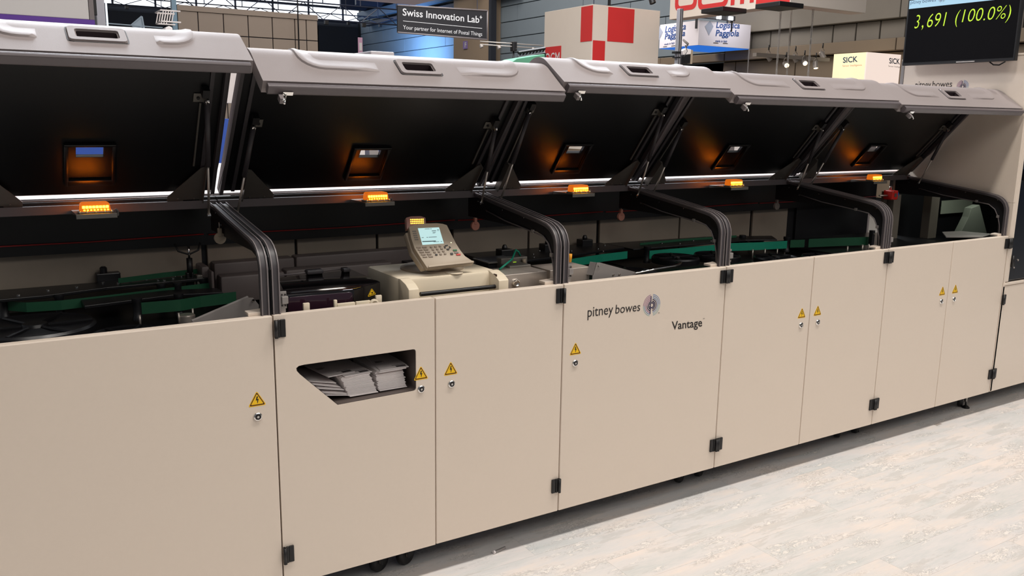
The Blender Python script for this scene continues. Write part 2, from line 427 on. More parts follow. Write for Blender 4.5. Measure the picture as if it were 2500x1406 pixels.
        part('side_rail', MB().prism([T(bx+sgn*.008, pl(.165, .017)), T(bx+sgn*.014, pl(.165, .017)), T(bx+sgn*.014, pl(strut_s-.024, .017)), T(bx+sgn*.008, pl(strut_s-.024, .017))], nrm*.006), m_gusset, h)
    # latch hook below the rail
    if idx:
        b = MB(); lx = x0+.06
        b.prism([T(lx, (0.751, -0.352)), T(lx+.034, (0.751, -0.352)), T(lx+.034, (0.755, -0.356)), T(lx, (0.755, -0.356))], (T(0, (0.738, -0.352))-T(0, (0.751, -0.352))))
        b.tube([T(lx+.012, (0.744, -0.354)), T(lx-.004, (0.738, -0.396))], .003, 8); b.tube([T(lx+.003, (0.742, -0.380)), T(lx-.008, (0.742, -0.380))], .004, 8)
        b.m(1).prism([T(lx-.014, (0.746, -0.354)), T(lx, (0.746, -0.354)), T(lx, (0.746, -0.380)), T(lx-.014, (0.746, -0.380))], (T(0, (0.726, -0.354))-T(0, (0.746, -0.354))))
        part('latch', b, [m_bright, m_trim], h)
    return h

FRO = [(.02, 1.09), (.02, 1.245), (.033, 1.287), (.066, 1.317), (.14, 1.338), (.70, 1.408), (.80, 1.412)]
FRI = [(.80, 1.29), (.20, 1.286), (.15, 1.275), (.105, 1.25), (.078, 1.20), (.068, 1.09)]
def end_frame(x, par, side, foot=True):
    """dark hooped side frame of a module; x is its seam side"""
    xs = x-.008 if side > 0 else x+.002
    f = part('side_frame', MB().prism([(xs, y, z) for y, z in FRO+FRI], (.006, 0, 0)), m_dark, par)
    b = MB(); x0 = x-.034 if side > 0 else x+.004
    off = [(0, .012, 0), (0, .012, 0), (0, .010, -.006), (0, .007, -.010), (0, .002, -.012), (0, 0, -.012), (0, 0, -.012)]
    path = [(x0, y, z) for y, z in FRO]
    dense = [path[0], path[1]]; offd = [off[0], off[1]]
    dense += [(x0, .023, 1.263), (x0, .033, 1.287), (x0, .047, 1.304), (x0, .066, 1.318), (x0, .095, 1.330)]; offd += [(0, .012, -.002), (0, .010, -.006), (0, .008, -.009), (0, .006, -.011), (0, .004, -.012)]
    dense += path[4:]; offd += off[4:]
    b.strip(dense, (.030, 0, 0), offd)
    part('seal_band', b, m_rubber, f, 50)
    b = MB()
    for xr in (x0+.002, x0+.024):
        b.strip([Vector(p)+Vector((xr-x0, -o[1]*.45, -o[2]*.45)) for p, o in zip(dense, offd)], (.004, 0, 0), [Vector(o)*.5 for o in offd])
    part('seal_lip', b, m_trim, f, 50)
    if side > 0:
        b = MB().prism([(x-.075, .03, ZT), (x-.004, .03, ZT), (x-.004, .09, ZT), (x-.075, .075, ZT)], (0, 0, .012), .002)
        part('frame_foot', b, m_door, f)
    b = MB()
    for y, z in ((.09, 1.305), (.30, 1.335), (.48, 1.35), (.62, 1.33), (.70, 1.37)):
        b.tube([(xs-.001, y, z), (xs-.004, y, z)], .004, 8)
    part('screw_row', b, m_bright, f)
    return f

def warn_sticker(x, z, par, s=.029, y=0, bolt=True):
    b = MB(); n = -.0006
    tri = [(0, s), (.93*s, -.62*s), (-.93*s, -.62*s)]
    def loop(f, r): return [(x+p[0], z+p[1]) for p in roundpoly([(a*f, c*f) for a, c in tri], r, 4)]
    o, i1, i2 = loop(1.16, .005), loop(1.0, .003), loop(.80, .002)
    b.prism([(p[0], y, p[1]) for p in o], (0, n, 0))
    b.m(1); 
    for k in range(len(i1)):
        a, c = k, (k+1) % len(i1); b.face([(i1[a][0], y+n-.0003, i1[a][1]), (i1[c][0], y+n-.0003, i1[c][1]), (i2[c][0], y+n-.0003, i2[c][1]), (i2[a][0], y+n-.0003, i2[a][1])])
    q = s/.029
    bl = [(-.001, .014), (.004, .014), (.001, .004), (.006, .005), (.001, -.012), (-.0005, -.006), (.001, .0005), (-.0045, -.0005)]
    b.m(2).face([(x+p[0]*q, y+n-.0003, z+p[1]*q) for p in bl])
    part('warning_sticker', b, [m_yellow, m_warn, m_ink], par)
def lock(x, z, par):
    b = MB().lathe([(.0155, 0), (.0155, .003), (.013, .006), (.0105, .0065), (.0095, .004), (.004, .004)], (x, 0, z), (0, -1, 0), 20)
    b.m(1).lathe([(.0105, .0042), (.0055, .0050), (.0055, .0044), (.003, .0044)], (x, 0, z), (0, -1, 0), 6)
    b.m(0).lathe([(.0042, .0045), (.0042, .007), (.002, .007)], (x, 0, z), (0, -1, 0), 10)
    part('lock', b, [m_bright, m_ink], par, 40)
def hinge(xs, z, par, sgn):
    """leaf on one door: knuckle at the seam, leaf reaching sgn into the door"""
    b = MB(); h = .031
    for a, c, d in ((.001, .010, .016), (.012, .021, .010), (.022, .040, .008)):
        x0, x1 = sorted((xs+sgn*a, xs+sgn*c)); b.box(x0, x1, -d, -.0002, z-h, z+h, .002)
    b.tube([(xs+sgn*.0055, -.013, z-h), (xs+sgn*.0055, -.013, z+h)], .0065, 12)
    part('hinge', b, m_black, par)

DT = .034
def door(x0, x1, par, hole=None):
    x0 += .0022; x1 -= .0022
    if not hole:
        b = MB().box(x0, x1, 0, DT, ZB, ZT-.0, .0035)
    else:
        b = MB(); outer = [(x0, ZB), (x1, ZB), (x1, ZT), (x0, ZT)]
        for y in (0, DT):
            vo = [b.bm.verts.new((p[0], y, p[1])) for p in outer]; vi = [b.bm.verts.new((p[0], y, p[1])) for p in hole]
            es = [b.bm.edges.new((L[k], L[(k+1) % len(L)])) for L in (vo, vi) for k in range(len(L))]
            bmesh.ops.triangle_fill(b.bm, edges=es, use_beauty=True)
            if y == 0: fo, fi = vo, vi
            else:
                for A, B_ in ((fo, vo), (fi, vi)):
                    for k in range(len(A)): b.bm.faces.new((A[k], A[(k+1) % len(A)], B_[(k+1) % len(A)], B_[k]))
        bmesh.ops.recalc_face_normals(b.bm, faces=b.bm.faces)
    return part('door', b, m_door, par)

def caster(x, y, par, ang=-1.05):
    ax = Vector((math.cos(ang), math.sin(ang), 0)); c = Vector((x, y, FZ+.048))
    b = MB().lathe([(.014, -.017), (.043, -.017), (.048, -.011), (.048, .011), (.043, .017), (.014, .017)], c, ax, 24)
    k = part('caster', b, m_black, par, 40)
    part('hub', MB().lathe([(.002, .0168), (.017, .0168), (.017, .020), (.009, .023), (.002, .023)], c, ax, 16), m_steel, k, 40)
    b = MB(); side = Vector((-ax.y, ax.x, 0))
    for s_ in (-1, 1):
        p = c+ax*s_*.024; b.prism([p+side*.02+Vector((0, 0, -.01)), p-side*.02+Vector((0, 0, -.01)), p-side*.026+Vector((0, 0, .058)), p+side*.026+Vector((0, 0, .058))], ax*.003*s_)
    b.box(c.x-.03, c.x+.03, c.y-.03, c.y+.03, .0945, .099)
    part('fork', b, m_dark, k)
def levelling_foot(x, y, par):
    b = MB().lathe([(.024, 0), (.024, .006), (.012, .016), (.006, .018)], (x, y, FZ), (0, 0, 1), 16); b.m(1).tube([(x, y, FZ+.017), (x, y, .1)], .006, 10)
    part('levelling_foot', b, [m_black, m_bright], par)

def belt(pts, z, h, par, m):
    b = MB(); P = [Vector((p[0], p[1], z-h/2)) for p in pts]
    dense = []
    for a, c in zip(P, P[1:]): dense += [a.lerp(c, k/4) for k in range(4)]
    dense.append(P[-1])
    b.strip(dense, (0, 0, h), [(0, .0025, 0)]*len(dense)); part('belt', b, m, par)
def screws(pts, z, par, r=.006):
    b = MB()
    for x, y in pts: b.lathe([(r*.4, .004), (r, .003), (r, 0), (r, -.002)], (x, y, z), (0, 0, 1), 8)
    part('screw_set', b, m_bright, par)
def roller(x, y, z, r, h, par):
    part('roller', MB().lathe([(r*.3, h), (r, h), (r, h*.85), (r*.85, h*.8), (r*.85, h*.2), (r, h*.15), (r, 0)], (x, y, z), (0, 0, 1), 14), m_dark, par, 40)
def post(x, y, z0, z1, par, r=.004):
    part('post', MB().tube([(x, y, z0), (x, y, z1)], r, 8), m_steel, par)
def disc(x, y, z, r, par):
    b = MB().lathe([(r, -.02), (r, .004), (r*.96, .012), (r*.9, .006), (r*.5, .003), (r*.22, .006), (r*.2, .016), (r*.05, .016)], (x, y, z), (0, 0, 1), 36)
    for k in range(6):
        a = k*PI/3; b.tube([(x+r*.2*math.cos(a), y+r*.2*math.sin(a), z+.006), (x+r*.93*math.cos(a), y+r*.93*math.sin(a), z+.008)], .007, 6)
    part('wheel_cover', b, m_deckm, par, 30)

def module(i, label, doors, strut_s, deg, frames=(True, True)):
    x0, x1 = SEAM[i], SEAM[i+1]; cx = (x0+x1)/2
    t = thing('sorter_module', (cx, .5, 0), label, 'machine', 'modules of the mail sorter')
    b = MB().box(x0, x1, .045, 1.0, .098, .11); b.box(x0+.003, x0+.006, .045, 1.0, .11, .95); b.box(x1-.006, x1-.003, .045, 1.0, .11, .95)
    part('base_frame', b, m_dark, t)
    # rear wall and flap
    n = [1, 3, 2, 2, 2][i]; rw = part('rear_wall', MB().box(x0, x1, 1.004, 1.01, .11, 1.24), m_dark, t)
    for k in range(n):
        f0, f1 = ((k/n, (k+1)/n) if i < 4 else ((0, .285), (.35, 1))[k]); a = x0+.006+(x1-x0-.012)*f0; c = x0+.006+(x1-x0-.012)*f1
        part('rear_panel', MB().box(a+.006, c-.006, .985, 1.002, .12, 1.235, .003), m_rear if i < 4 or k == 0 else m_dark, rw)
    part('rear_flap', MB().box(x0, x1, .945, .955, 1.208, 1.42), m_liner, t)
    b = MB().tube([(x0+.01, .935, 1.253), (cx, .935, 1.250), (x1-.01, .935, 1.256)], .0028, 8); part('pull_cord', b, m_cord, t)
    # ridge beam
    bm_ = part('ridge_beam', MB().box(x0+.002, x1-.002, .70, .745, 1.388, 1.421, .002), m_beam, t)
    b = MB().box(x0+.002, x1-.002, .722, .79, 1.421, 1.432); part('hinge_channel', b, m_black, bm_)
    part('beam_edge', MB().tube([(x0+.06, .735, 1.436), (x1-.06, .735, 1.436)], .0034, 8), m_trim, bm_)
    b = MB().prism([(x0+.003, .79, 1.428), (x0+.003, .785, 1.440), (x0+.003, .80, 1.446), (x0+.003, 1.36, 1.53), (x0+.003, 1.40, 1.50), (x0+.003, 1.40, 1.2), (x0+.003, 1.385, 1.2), (x0+.003, 1.385, 1.45)], (x1-x0-.006, 0, 0))
    part('rear_cover', b, m_rearhood, t)
    if frames[0]: end_frame(x0, t, -1)
    if frames[1]: end_frame(x1, t, 1)
    ds = []
    for k, (a, c, kw) in enumerate(doors):
        d = door(a, c, t, kw.get('hole')); ds.append(d)
        if 'lock' in kw: lock(kw['lock'], .745, d); warn_sticker(kw['lock']+kw.get('sx', 0), .803, d)
        for s in kw.get('hinge', ()):
            xs = a if s > 0 else c
            for z in (1.045, .212): hinge(xs, z, d, s)
    hood(x0, x1-(.009 if i == 0 else 0), deg, t, strut_s, i)
    return t, ds
SLOT = roundpoly([(.868, .905), (1.346, .905), (1.346, .742), (1.036, .737)], [.02, .012, .012, .004], 4)
m0, d0 = module(0, 'sorter module at the picture edge, one wide blank door, hood raised highest', [(SEAM[0], SEAM[1], dict(lock=.749, hinge=(1,)))], .48, 58.3, (True, True))
m1, d1 = module(1, 'sorter module with the envelope slot in its door and the control panel behind', [(.815, 1.427, dict(lock=1.366, hinge=(1,), hole=SLOT)), (1.427, 2.019, dict(lock=1.496, sx=-.003, hinge=(-1,)))], .40, 53.1)
m2, d2 = module(2, 'middle sorter module with the round logo and lettering on one wide door', [(2.019, 2.949, dict(lock=2.086, hinge=(-1,)))], .473, 56.1)
m3, d3 = module(3, 'sorter module of two plain doors just past the lettered one', [(2.949, 3.566, dict(lock=3.503, hinge=(1,))), (3.566, 4.172, dict(lock=3.632, sx=-.008, hinge=(-1,)))], .40, 54.0)
m4, d4 = module(4, 'last hooded sorter module, against the tall end cabinet', [(4.172, 4.775, dict(lock=4.716, hinge=(1,))), (4.775, 5.359, dict(lock=4.842, sx=.003, hinge=(-1,)))], .42, 52.4)
for u, v, p in ((930, 1397, m1), (995, 1380, m1), (1664, 1179, m2), (1712, 1164, m3), (2050, 1069, m3), (2094, 1058, m3), (2350, 993, m4)):
    q = at(u, v, 'z', FZ); caster(q.x, q.y+.02, [m0, m1, m2, m3, m4][max(k for k in range(5) if q.x > SEAM[k])])
for x, p in ((.1, m0), (.7, m0), (2.12, m2), (4.3, m4)): caster(x, .45, p)
q = at(2391, 990, 'z', FZ); levelling_foot(min(q.x, 5.325), q.y+.02, m4); q = at(2108, 1060, 'z', FZ); levelling_foot(q.x, q.y+.06, m3 if q.x < 4.16 else m4)

# lettering and logo on the wide door
def logo(cx, cz, R, par, P=None):
    """concentric arcs round a stacked p and b"""
    P = P or (lambda a, c, l=0: Vector((cx+a, -.0004-l, cz+c)))
    mats = [mat('logo_violet', (150, 104, 138), .5), mat('logo_navy', (46, 40, 74), .5), mat('logo_blue', (110, 138, 176), .5), mat('logo_teal', (150, 176, 176), .5)]
    b = MB()
    def ringarc(r, t, a0, a1, mi):
        n = max(3, int(abs(a1-a0)/.16)); b.m(mi)
        for k in range(n):
            u0, u1 = a0+(a1-a0)*k/n, a0+(a1-a0)*(k+1)/n
            b.face([P((r+s*t)*math.cos(u), (r+s*t)*math.sin(u)) for s, u in ((-1, u0), (1, u0), (1, u1), (-1, u1))])
    D = math.radians
    for k, r in enumerate((.22, .36, .52, .67, .82, .96)):
        t = R*(.055 if k < 2 else .042-.004*(k-2))
        c = [(1, 1, 1, 1), (1, 1, 1, 1), (0, 1, 1, 1), (0, 0, 2, 2), (0, 2, 3, 2), (0, 3, 3, 2)][k]
        if k == 0: ringarc(R*r, t, D(-170), D(170), 1); continue
        ringarc(R*r, t, D(100), D(180), c[0]); ringarc(R*r, t, D(180), D(258), c[1]); ringarc(R*r, t, D(-78), D(0), c[2]); ringarc(R*r, t, D(0), D(84), c[3])
    b.m(1)
    for xa, xb, za, zb in ((-.20, -.10, -.78, .12), (-.16, -.06, .32, .84)):
        b.face([P(R*xa, R*za, .0002), P(R*xb, R*za, .0002), P(R*xb, R*zb, .0002), P(R*xa, R*zb, .0002)])
    part('round_logo', b, mats, par)
lc = at(1591, 745, 'y', 0)
logo(lc.x, lc.z, .050, d2[0])
Y = lambda u, v: at(u, v, 'y', -.0003)
text('lettering', 'pitney', m_ink, d2[0], Y(1434, 782), Y(1496, 774), Y(1435, 751), label='dark grey lettering')
text('lettering', 'bowes', m_ink, d2[0], Y(1502, 766), Y(1562, 759), Y(1504, 744), label='dark grey lettering')
text('lettering', 'Vantage', m_ink, d2[0], Y(1640, 812), Y(1714, 803), Y(1640, 785), bold=.012, label='dark grey lettering')
text('lettering', 'TM', m_ink, d2[0], Y(1606, 766), Y(1610, 765), Y(1606, 763))
text('lettering', 'TM', m_ink, d2[0], Y(1716, 780), Y(1720, 779), Y(1716, 777))
# ------------------------------------------------------------------ transport decks
def deck(i, t, z=.985, y0=.06, y1=.97):
    x0, x1 = SEAM[i]+.01, SEAM[i+1]-.01
    return part('transport_deck', MB().box(x0, x1, y0, y1, z-.02, z), m_deckm, t)
def plate(par, pts, z, h=.012):
    part('guide_plate', MB().prism([(x, y, z) for x, y in pts], (0, 0, h), .002), m_deckm, par)
k0 = deck(0, m0)
plate(k0, [(-.05, .73), (.18, .74), (.40, .80), (.80, .83), (.80, .93), (-.05, .93)], 1.075)
plate(k0, [(.30, .60), (.62, .66), (.80, .62), (.80, .72), (.62, .765), (.30, .72)], 1.05)
belt([(-.07, .86), (.04, .815), (.12, .73), (.233, .712), (.40, .735), (.604, .774), (.79, .81)], 1.05, .036, k0, m_belt2)
belt([(.47, .54), (.62, .53), (.70, .56), (.84, .58)], 1.045, .044, k0, m_belt2)
belt([(.45, .85), (.62, .90), (.78, .93)], 1.10, .02, k0, m_belt2)
disc(.13, .44, 1.035, .19, k0); disc(.40, .30, 1.005, .12, k0)
for x, y in ((.47, .545), (.62, .56), (.60, .80), (.77, .835), (.66, .79), (.23, .75), (.05, .80)): roller(x, y, 1.0, .018, .085, k0)
screws([(.10, .78), (.2, .83), (.3, .85), (.45, .86), (.5, .88), (.56, .89), (.6, .86), (.62, .84), (.66, .87), (.7, .9), (.74, .88), (.68, .92), (.4, .9)], 1.088, k0)
for x, y in ((.47, .50), (.60, .47), (.66, .52)): post(x, y, .985, 1.03, k0)
b = MB().lathe([(.03, 0), (.03, .03), (.026, .034)], (.63, .48, .985), (0, 0, 1), 20); part('capstan', b, m_steel, k0, 40)
b = MB().box(.38, .47, .93, .975, 1.06, 1.12, .004); b.lathe([(.014, 0), (.014, .02), (.008, .026)], (.41, .95, 1.12), (0, 0, 1), 12); part('guide_block', b, m_deckm, k0)
# grey boxes, sensor and small bracket at the right end of this module
pl_ = [at(u, v, 'y', .14) for u, v in ((470, 786), (607, 727), (618, 727), (632, 744), (632, 775), (560, 812), (450, 812))]
b = MB().prism(pl_, (0, .003, 0)); b.prism([pl_[0], pl_[1], pl_[1]+Vector((0, .018, .001)), pl_[0]+Vector((0, .018, .001))], (0, 0, .003))
for u, v in ((618, 733), (618, 765)): q = at(u, v, 'y', .139); b.m(1).tube([q, q-Vector((0, .004, 0))], .005, 10)
b.m(0); part('side_plate', b, [m_alu, m_bright], k0)
def drawer_box(par, x0, x1, y, z0, z1, d=.12):
    part('cover_box', MB().box(x0, x1, y, y+d, z0, z1, .008), mat('warm_grey_cover', (104, 94, 92), .5, var=.03), par, 40)
q0, q1 = at(492, 655, 'y', .84), at(630, 640, 'y', .84)
drawer_box(k0, q0.x, .80, .84, q0.z-.045, q0.z+.006)
q0 = at(515, 663, 'y', .76); q1 = at(515, 708, 'y', .76)
drawer_box(k0, q0.x, .80, .76, q1.z, q0.z, .07)
q = at(462, 630, 'y', .86)
b = MB().tube([(q.x, .86, q.z-.08), (q.x, .86, q.z)], .012, 12); b.m(1).tube([(q.x, .86, q.z), (q.x, .86, q.z+.05)], .005, 8)
b.m(0).tube([(q.x-.05, .88, q.z+.06), (q.x-.04, .87, q.z+.03), (q.x, .86, q.z+.015), (q.x+.04, .87, q.z+.03), (q.x+.05, .88, q.z+.06)], .004, 8)
b.box(q.x-.016, q.x+.012, .85, .88, q.z-.12, q.z-.06, .003); b.m(2).box(q.x+.02, q.x+.045, .83, .86, q.z-.14, q.z-.07, .003)
part('sensor_stand', b, [m_black, m_bright, m_gusset], k0)

k1 = deck(1, m1, .96)
part('duct_cover', MB().box(.83, 1.18, .89, .97, 1.02, 1.135, .01), mat('warm_grey_cover'), k1, 40)
part('duct_cover', MB().box(1.186, 1.78, .89, .97, 1.02, 1.137, .01), mat('warm_grey_cover'), k1, 40)
part('duct_cover', MB().box(.83, 1.10, .78, .86, .98, 1.095, .01), mat('warm_grey_cover'), k1, 40)
part('duct_cover', MB().box(1.105, 1.60, .78, .86, .98, 1.10, .01), mat('warm_grey_cover'), k1, 40)
belt([(1.86, .72), (1.93, .71), (2.01, .70)], 1.06, .028, k1, m_belt2)
belt([(1.84, .54), (1.90, .53), (2.0, .52)], 1.055, .04, k1, m_belt)
plate(k1, [(1.70, .60), (2.0, .58), (2.0, .9), (1.70, .93)], 1.07)
screws([(1.75, .7), (1.82, .66), (1.88, .75), (1.95, .7), (1.78, .8), (1.9, .85)], 1.083, k1)
# steel box with round button beside the meter
s0, s1 = at(1228, 672, 'y', .10), at(1342, 660, 'y', .10)
b = MB().box(s0.x, 2.0, .10, .26, 1.0, s0.z, .002); t = part('steel_housing', b, m_steel, k1)
q = at(1258, 690, 'y', .10)
b = MB().lathe([(.017, 0), (.017, .008), (.014, .014), (.012, .014), (.011, .006), (.002, .006)], (q.x, .10, q.z), (0, -1, 0), 24)
part('round_button', b, m_bright, t, 40)
s0, s1 = at(1396, 655, 'y', .12), at(1440, 649, 'y', .12)
k2 = deck(2, m2, .975)
t = part('steel_housing', MB().box(2.03, s1.x, .12, .27, 1.0, s0.z, .002), m_steel, k2)
# print head unit with its green lead: lifted out on its own
g0 = at(1195, 660, 'y', .30)
t = thing('print_head', (g0.x+.1, .3, 1.1), 'small black print head unit with a green lead beside the cream meter', 'printer')
P3 = lambda u, v, y: at(u, v, 'y', y)
a, c = P3(1193, 640, .34), P3(1262, 628, .34); d_ = P3(1200, 665, .34)
part('housing', MB().box(a.x, c.x, .34, .46, d_.z-.01, c.z-.008, .004), m_dark, t)
part('top_plate', MB().prism([(a.x-.006, .33, a.z-.006), (c.x+.006, .33, a.z-.006), (c.x+.01, .47, a.z-.006), (a.x-.006, .47, a.z-.006)], (0, 0, .006), .001), m_gusset, t)
a, c = P3(1224, 634, .30), P3(1288, 626, .30); d_ = P3(1224, 660, .30)
b = MB().box(a.x, c.x, .30, .34, d_.z, c.z, .003); part('circuit_housing', b, m_gusset, t)
b = MB().box(a.x+.06, a.x+.075, .297, .30, (a.z+d_.z)/2+.004, (a.z+d_.z)/2+.009); part('indicator_light', b, mat('yellow_green_led', (170, 220, 30), emit=1.2), t)
part('connector', MB().tube([P3(1279, 632, .29), P3(1280, 645, .29)], .008, 10), m_tan, t)
a, c = P3(1245, 650, .22), P3(1297, 645, .22); d_ = P3(1245, 666, .22)
part('carriage', MB().box(a.x, c.x, .22, .30, d_.z-.012, c.z, .004), m_gusset, t)
part('lead', MB().tube([P3(1220, 657, .21), P3(1235, 645, .22), P3(1250, 633, .25), P3(1256, 618, .29), P3(1259, 610, .31), P3(1266, 615, .32), P3(1271, 627, .33)], .0042, 8), m_belt, t)

plate(k2, [(2.06, .60), (2.5, .66), (2.94, .74), (2.94, .95), (2.06, .95)], 1.07)
belt([(2.16, .50), (2.30, .55), (2.523, .629), (2.75, .68), (2.93, .70)], 1.048, .040, k2, m_belt)
for x, y in ((2.22, .80), (2.52, .86), (2.80, .91)):
    b = MB().box(x-.035, x+.035, y-.03, y+.03, 1.07, 1.115, .004); b.lathe([(.012, 0), (.014, .008), (.009, .02), (.004, .022)], (x, y, 1.115), (0, 0, 1), 12); part('guide_block', b, m_deckm, k2)
screws([(2.1+.07*j+.02*math.sin(j*3), .68+.1*((j*7) % 3)/1.2) for j in range(12)], 1.083, k2)
disc(2.66, .36, 1.02, .15, k2); disc(2.36, .36, .985, .12, k2)
pl_ = [at(u, v, 'y', .09) for u, v in ((1456, 641), (1465, 641), (1566, 668), (1560, 700), (1445, 706), (1447, 672))]
b = MB().prism(pl_, (0, .003, 0)); b.prism([pl_[0], pl_[5], pl_[5]+Vector((-.012, .03, 0)), pl_[0]+Vector((-.012, .03, 0))], (.003, 0, 0))
for u, v in ((1497, 671), (1512, 670), (1462, 648)): q = at(u, v, 'y', .089); b.m(1).tube([q, q-Vector((0, .004, 0))], .004, 10)
part('side_plate', b, [m_alu, m_bright], k2)
rl = [(1550, 668, .08), (1600, 657, .10), (1648, 649, .10), (1660, 645, .12), (1663, 641, .14), (1650, 640, .17)]
part('bent_rail', MB().tube([at(u, v, 'y', y) for u, v, y in rl], .0055, 10), m_bright, k2)
q = at(1392, 632, 'y', .2)
b = MB().tube([q+Vector((0, 0, .022)), q-Vector((0, 0, .014))], .009, 12, r2=.006); part('valve_tip', b, mat('orange_yellow_cap', (226, 150, 20), .45), k2)
k3 = deck(3, m3, .975)
belt([(3.05, .66), (3.30, .655), (3.673, .665), (3.85, .62), (4.06, .585)], 1.045, .045, k3, m_belt)
belt([(4.065, .575), (4.16, .55)], 1.05, .045, k3, m_belt2)
belt([(3.10, .80), (3.45, .82), (3.74, .80), (3.84, .79)], 1.07, .036, k3, m_belt2)
plate(k3, [(2.97, .70), (3.8, .68), (4.0, .62), (4.1, .75), (3.7, .9), (2.97, .95)], 1.068, .008)
disc(3.98, .84, 1.03, .11, k3); disc(3.09, .50, 1.045, .125, k3); disc(3.37, .48, 1.04, .125, k3); disc(3.70, .36, 1.02, .12, k3); disc(4.02, .30, 1.01, .12, k3)
for x, y in ((3.88, .60), (4.05, .60), (3.95, .57), (3.8, .62)): post(x, y, .975, 1.03, k3)
for x, y in ((3.87, .77), (4.06, .60), (3.05, .68)): roller(x, y, 1.0, .02, .09, k3)
screws([(3.1+.08*j, .74+.06*((j*5) % 3)) for j in range(9)], 1.077, k3)
k4 = deck(4, m4, .985)
belt([(4.19, .545), (4.40, .50), (4.64, .434)], 1.05, .05, k4, m_belt2)
for x in (4.50, 4.56, 4.36): post(x, .40, .985, 1.04, k4, .005)
b = MB().box(4.585, 4.61, .40, .425, .985, 1.12, .002); b.m(1).tube([(4.592, .397, 1.10), (4.592, .392, 1.10)], .005, 8); part('upright', b, [m_dark, m_bright], k4)
plate(k4, [(4.2, .3), (5.3, .12), (5.3, .9), (4.2, .9)], 1.0)
screws([(4.3+.09*j, .32-.011*j) for j in range(10)], 1.013, k4)
# pillars and pale fittings in the last module
m_pillar = mat('grey_beige_pillar', (112, 104, 94), .55, var=.04)
q = at(2190, 520, 'y', .62); part('pillar', MB().box(q.x-.045, q.x+.03, .62, .68, .99, 1.30, .003), m_pillar, k4)

# pull-cord end fittings: small tags hanging from the frames
for (u, v), y, mm, lab in (((537, 578), .60, m_tan, 'half-hidden round pull-cord pulley by the first hoop'), ((1160, 548), .80, mat('pinkish_pulley', (190, 130, 112), .5), 'pinkish cord pulley hanging right of the control panel'), ((1516, 526), .80, mat('pinkish_pulley'), 'pinkish cord pulley in the lettered module'), ((1896, 501), .80, mat('grey_pulley', (120, 112, 106), .5), 'grey cord pulley hanging in the module past the lettering')):
    q = at(u, v, 'y', y)
    t = thing('cord_pulley', (q.x, y, q.z-.02), lab, 'pulley', 'pulleys of the emergency cord')
    part('wheel', MB().lathe([(.004, -.006), (.022, -.006), (.018, 0), (.022, .006), (.004, .006)], q-Vector((0, 0, .006)), (0, -1, 0), 20), mm, t, 40)
    part('strap', MB().box(q.x-.008, q.x+.008, y-.008, y+.008, q.z, q.z+.034, .003), mm, t)
    part('eye_bolt', MB().tube([(q.x, y, q.z+.034), (q.x, y, q.z+.058)], .003, 8), m_steel, t)
# red switch box with blue button
q = at(2177, 476, 'y', .60)
t = thing('emergency_switch', (q.x, .6, q.z-.03), 'red square emergency switch box with a blue button at its side', 'switch')
part('housing', MB().box(q.x-.032, q.x+.032, .575, .64, q.z-.03, q.z+.03, .006), m_red, t)
part('plate', MB().box(q.x-.008, q.x+.014, .573, .575, q.z-.010, q.z+.012), m_print, t)
b = MB()
for sx in (-1, 1):
    for sz in (-1, 1): b.tube([(q.x+sx*.025, .574, q.z+sz*.023), (q.x+sx*.025, .571, q.z+sz*.023)], .003, 8)
part('screw_set', b, m_bright, t)
part('blue_button', MB().lathe([(.015, 0), (.015, .012), (.01, .018)], (q.x+.055, .61, q.z+.004), (0, -1, 0), 16), mat('blue_button_plastic', (30, 90, 170), .4), t, 40)
part('eye_bolt', MB().tube([(q.x-.032, .61, q.z-.003), (q.x-.10, .62, q.z-.002)], .005, 8), m_steel, t)
part('clip', MB().tube([(q.x-.012, .61, q.z+.03), (q.x-.012, .61, q.z+.055), (q.x+.004, .61, q.z+.055), (q.x+.004, .61, q.z+.03)], .003, 8), m_bright, t)
part('bracket_post', MB().box(q.x-.02, q.x+.012, .64, .66, .99, q.z+.02), m_pillar, t)
# grey wiring along the hoops and latch plates on their front posts
for i, par in ((2, m1), (3, m2), (4, m3), (5, m4)):
    x = SEAM[i]-.013
    b = MB().tube([(x, .62, 1.335), (x, .45, 1.305), (x, .22, 1.282), (x, .14, 1.272), (x, .10, 1.245), (x, .075, 1.20), (x, .060, 1.15), (x, .055, 1.10)], .0032, 8)
    for y, z in ((.22, 1.285), (.076, 1.203)): b.m(1).box(x-.006, x+.004, y-.008, y+.008, z-.008, z+.008, .002)
    part('grey_cable', b, [m_trim, m_alu], par)
for i, par in ((1, m1), (2, m2), (3, m3), (4, m4)):
    x = SEAM[i]+.036
    b = MB().box(x, x+.022, .03, .036, 1.105, 1.165, .001); b.box(x+.004, x+.026, .022, .031, 1.122, 1.148, .002)
    b.m(1)
    for z in (1.116, 1.154): b.tube([(x+.006, .031, z), (x+.006, .027, z)], .003, 8); b.tube([(x+.017, .031, z), (x+.017, .027, z)], .003, 8)
    b.m(0).box(x-.004, x+.018, .03, .05, 1.088, 1.105, .001)
    part('latch_plate', b, [m_alu, m_ink], par)

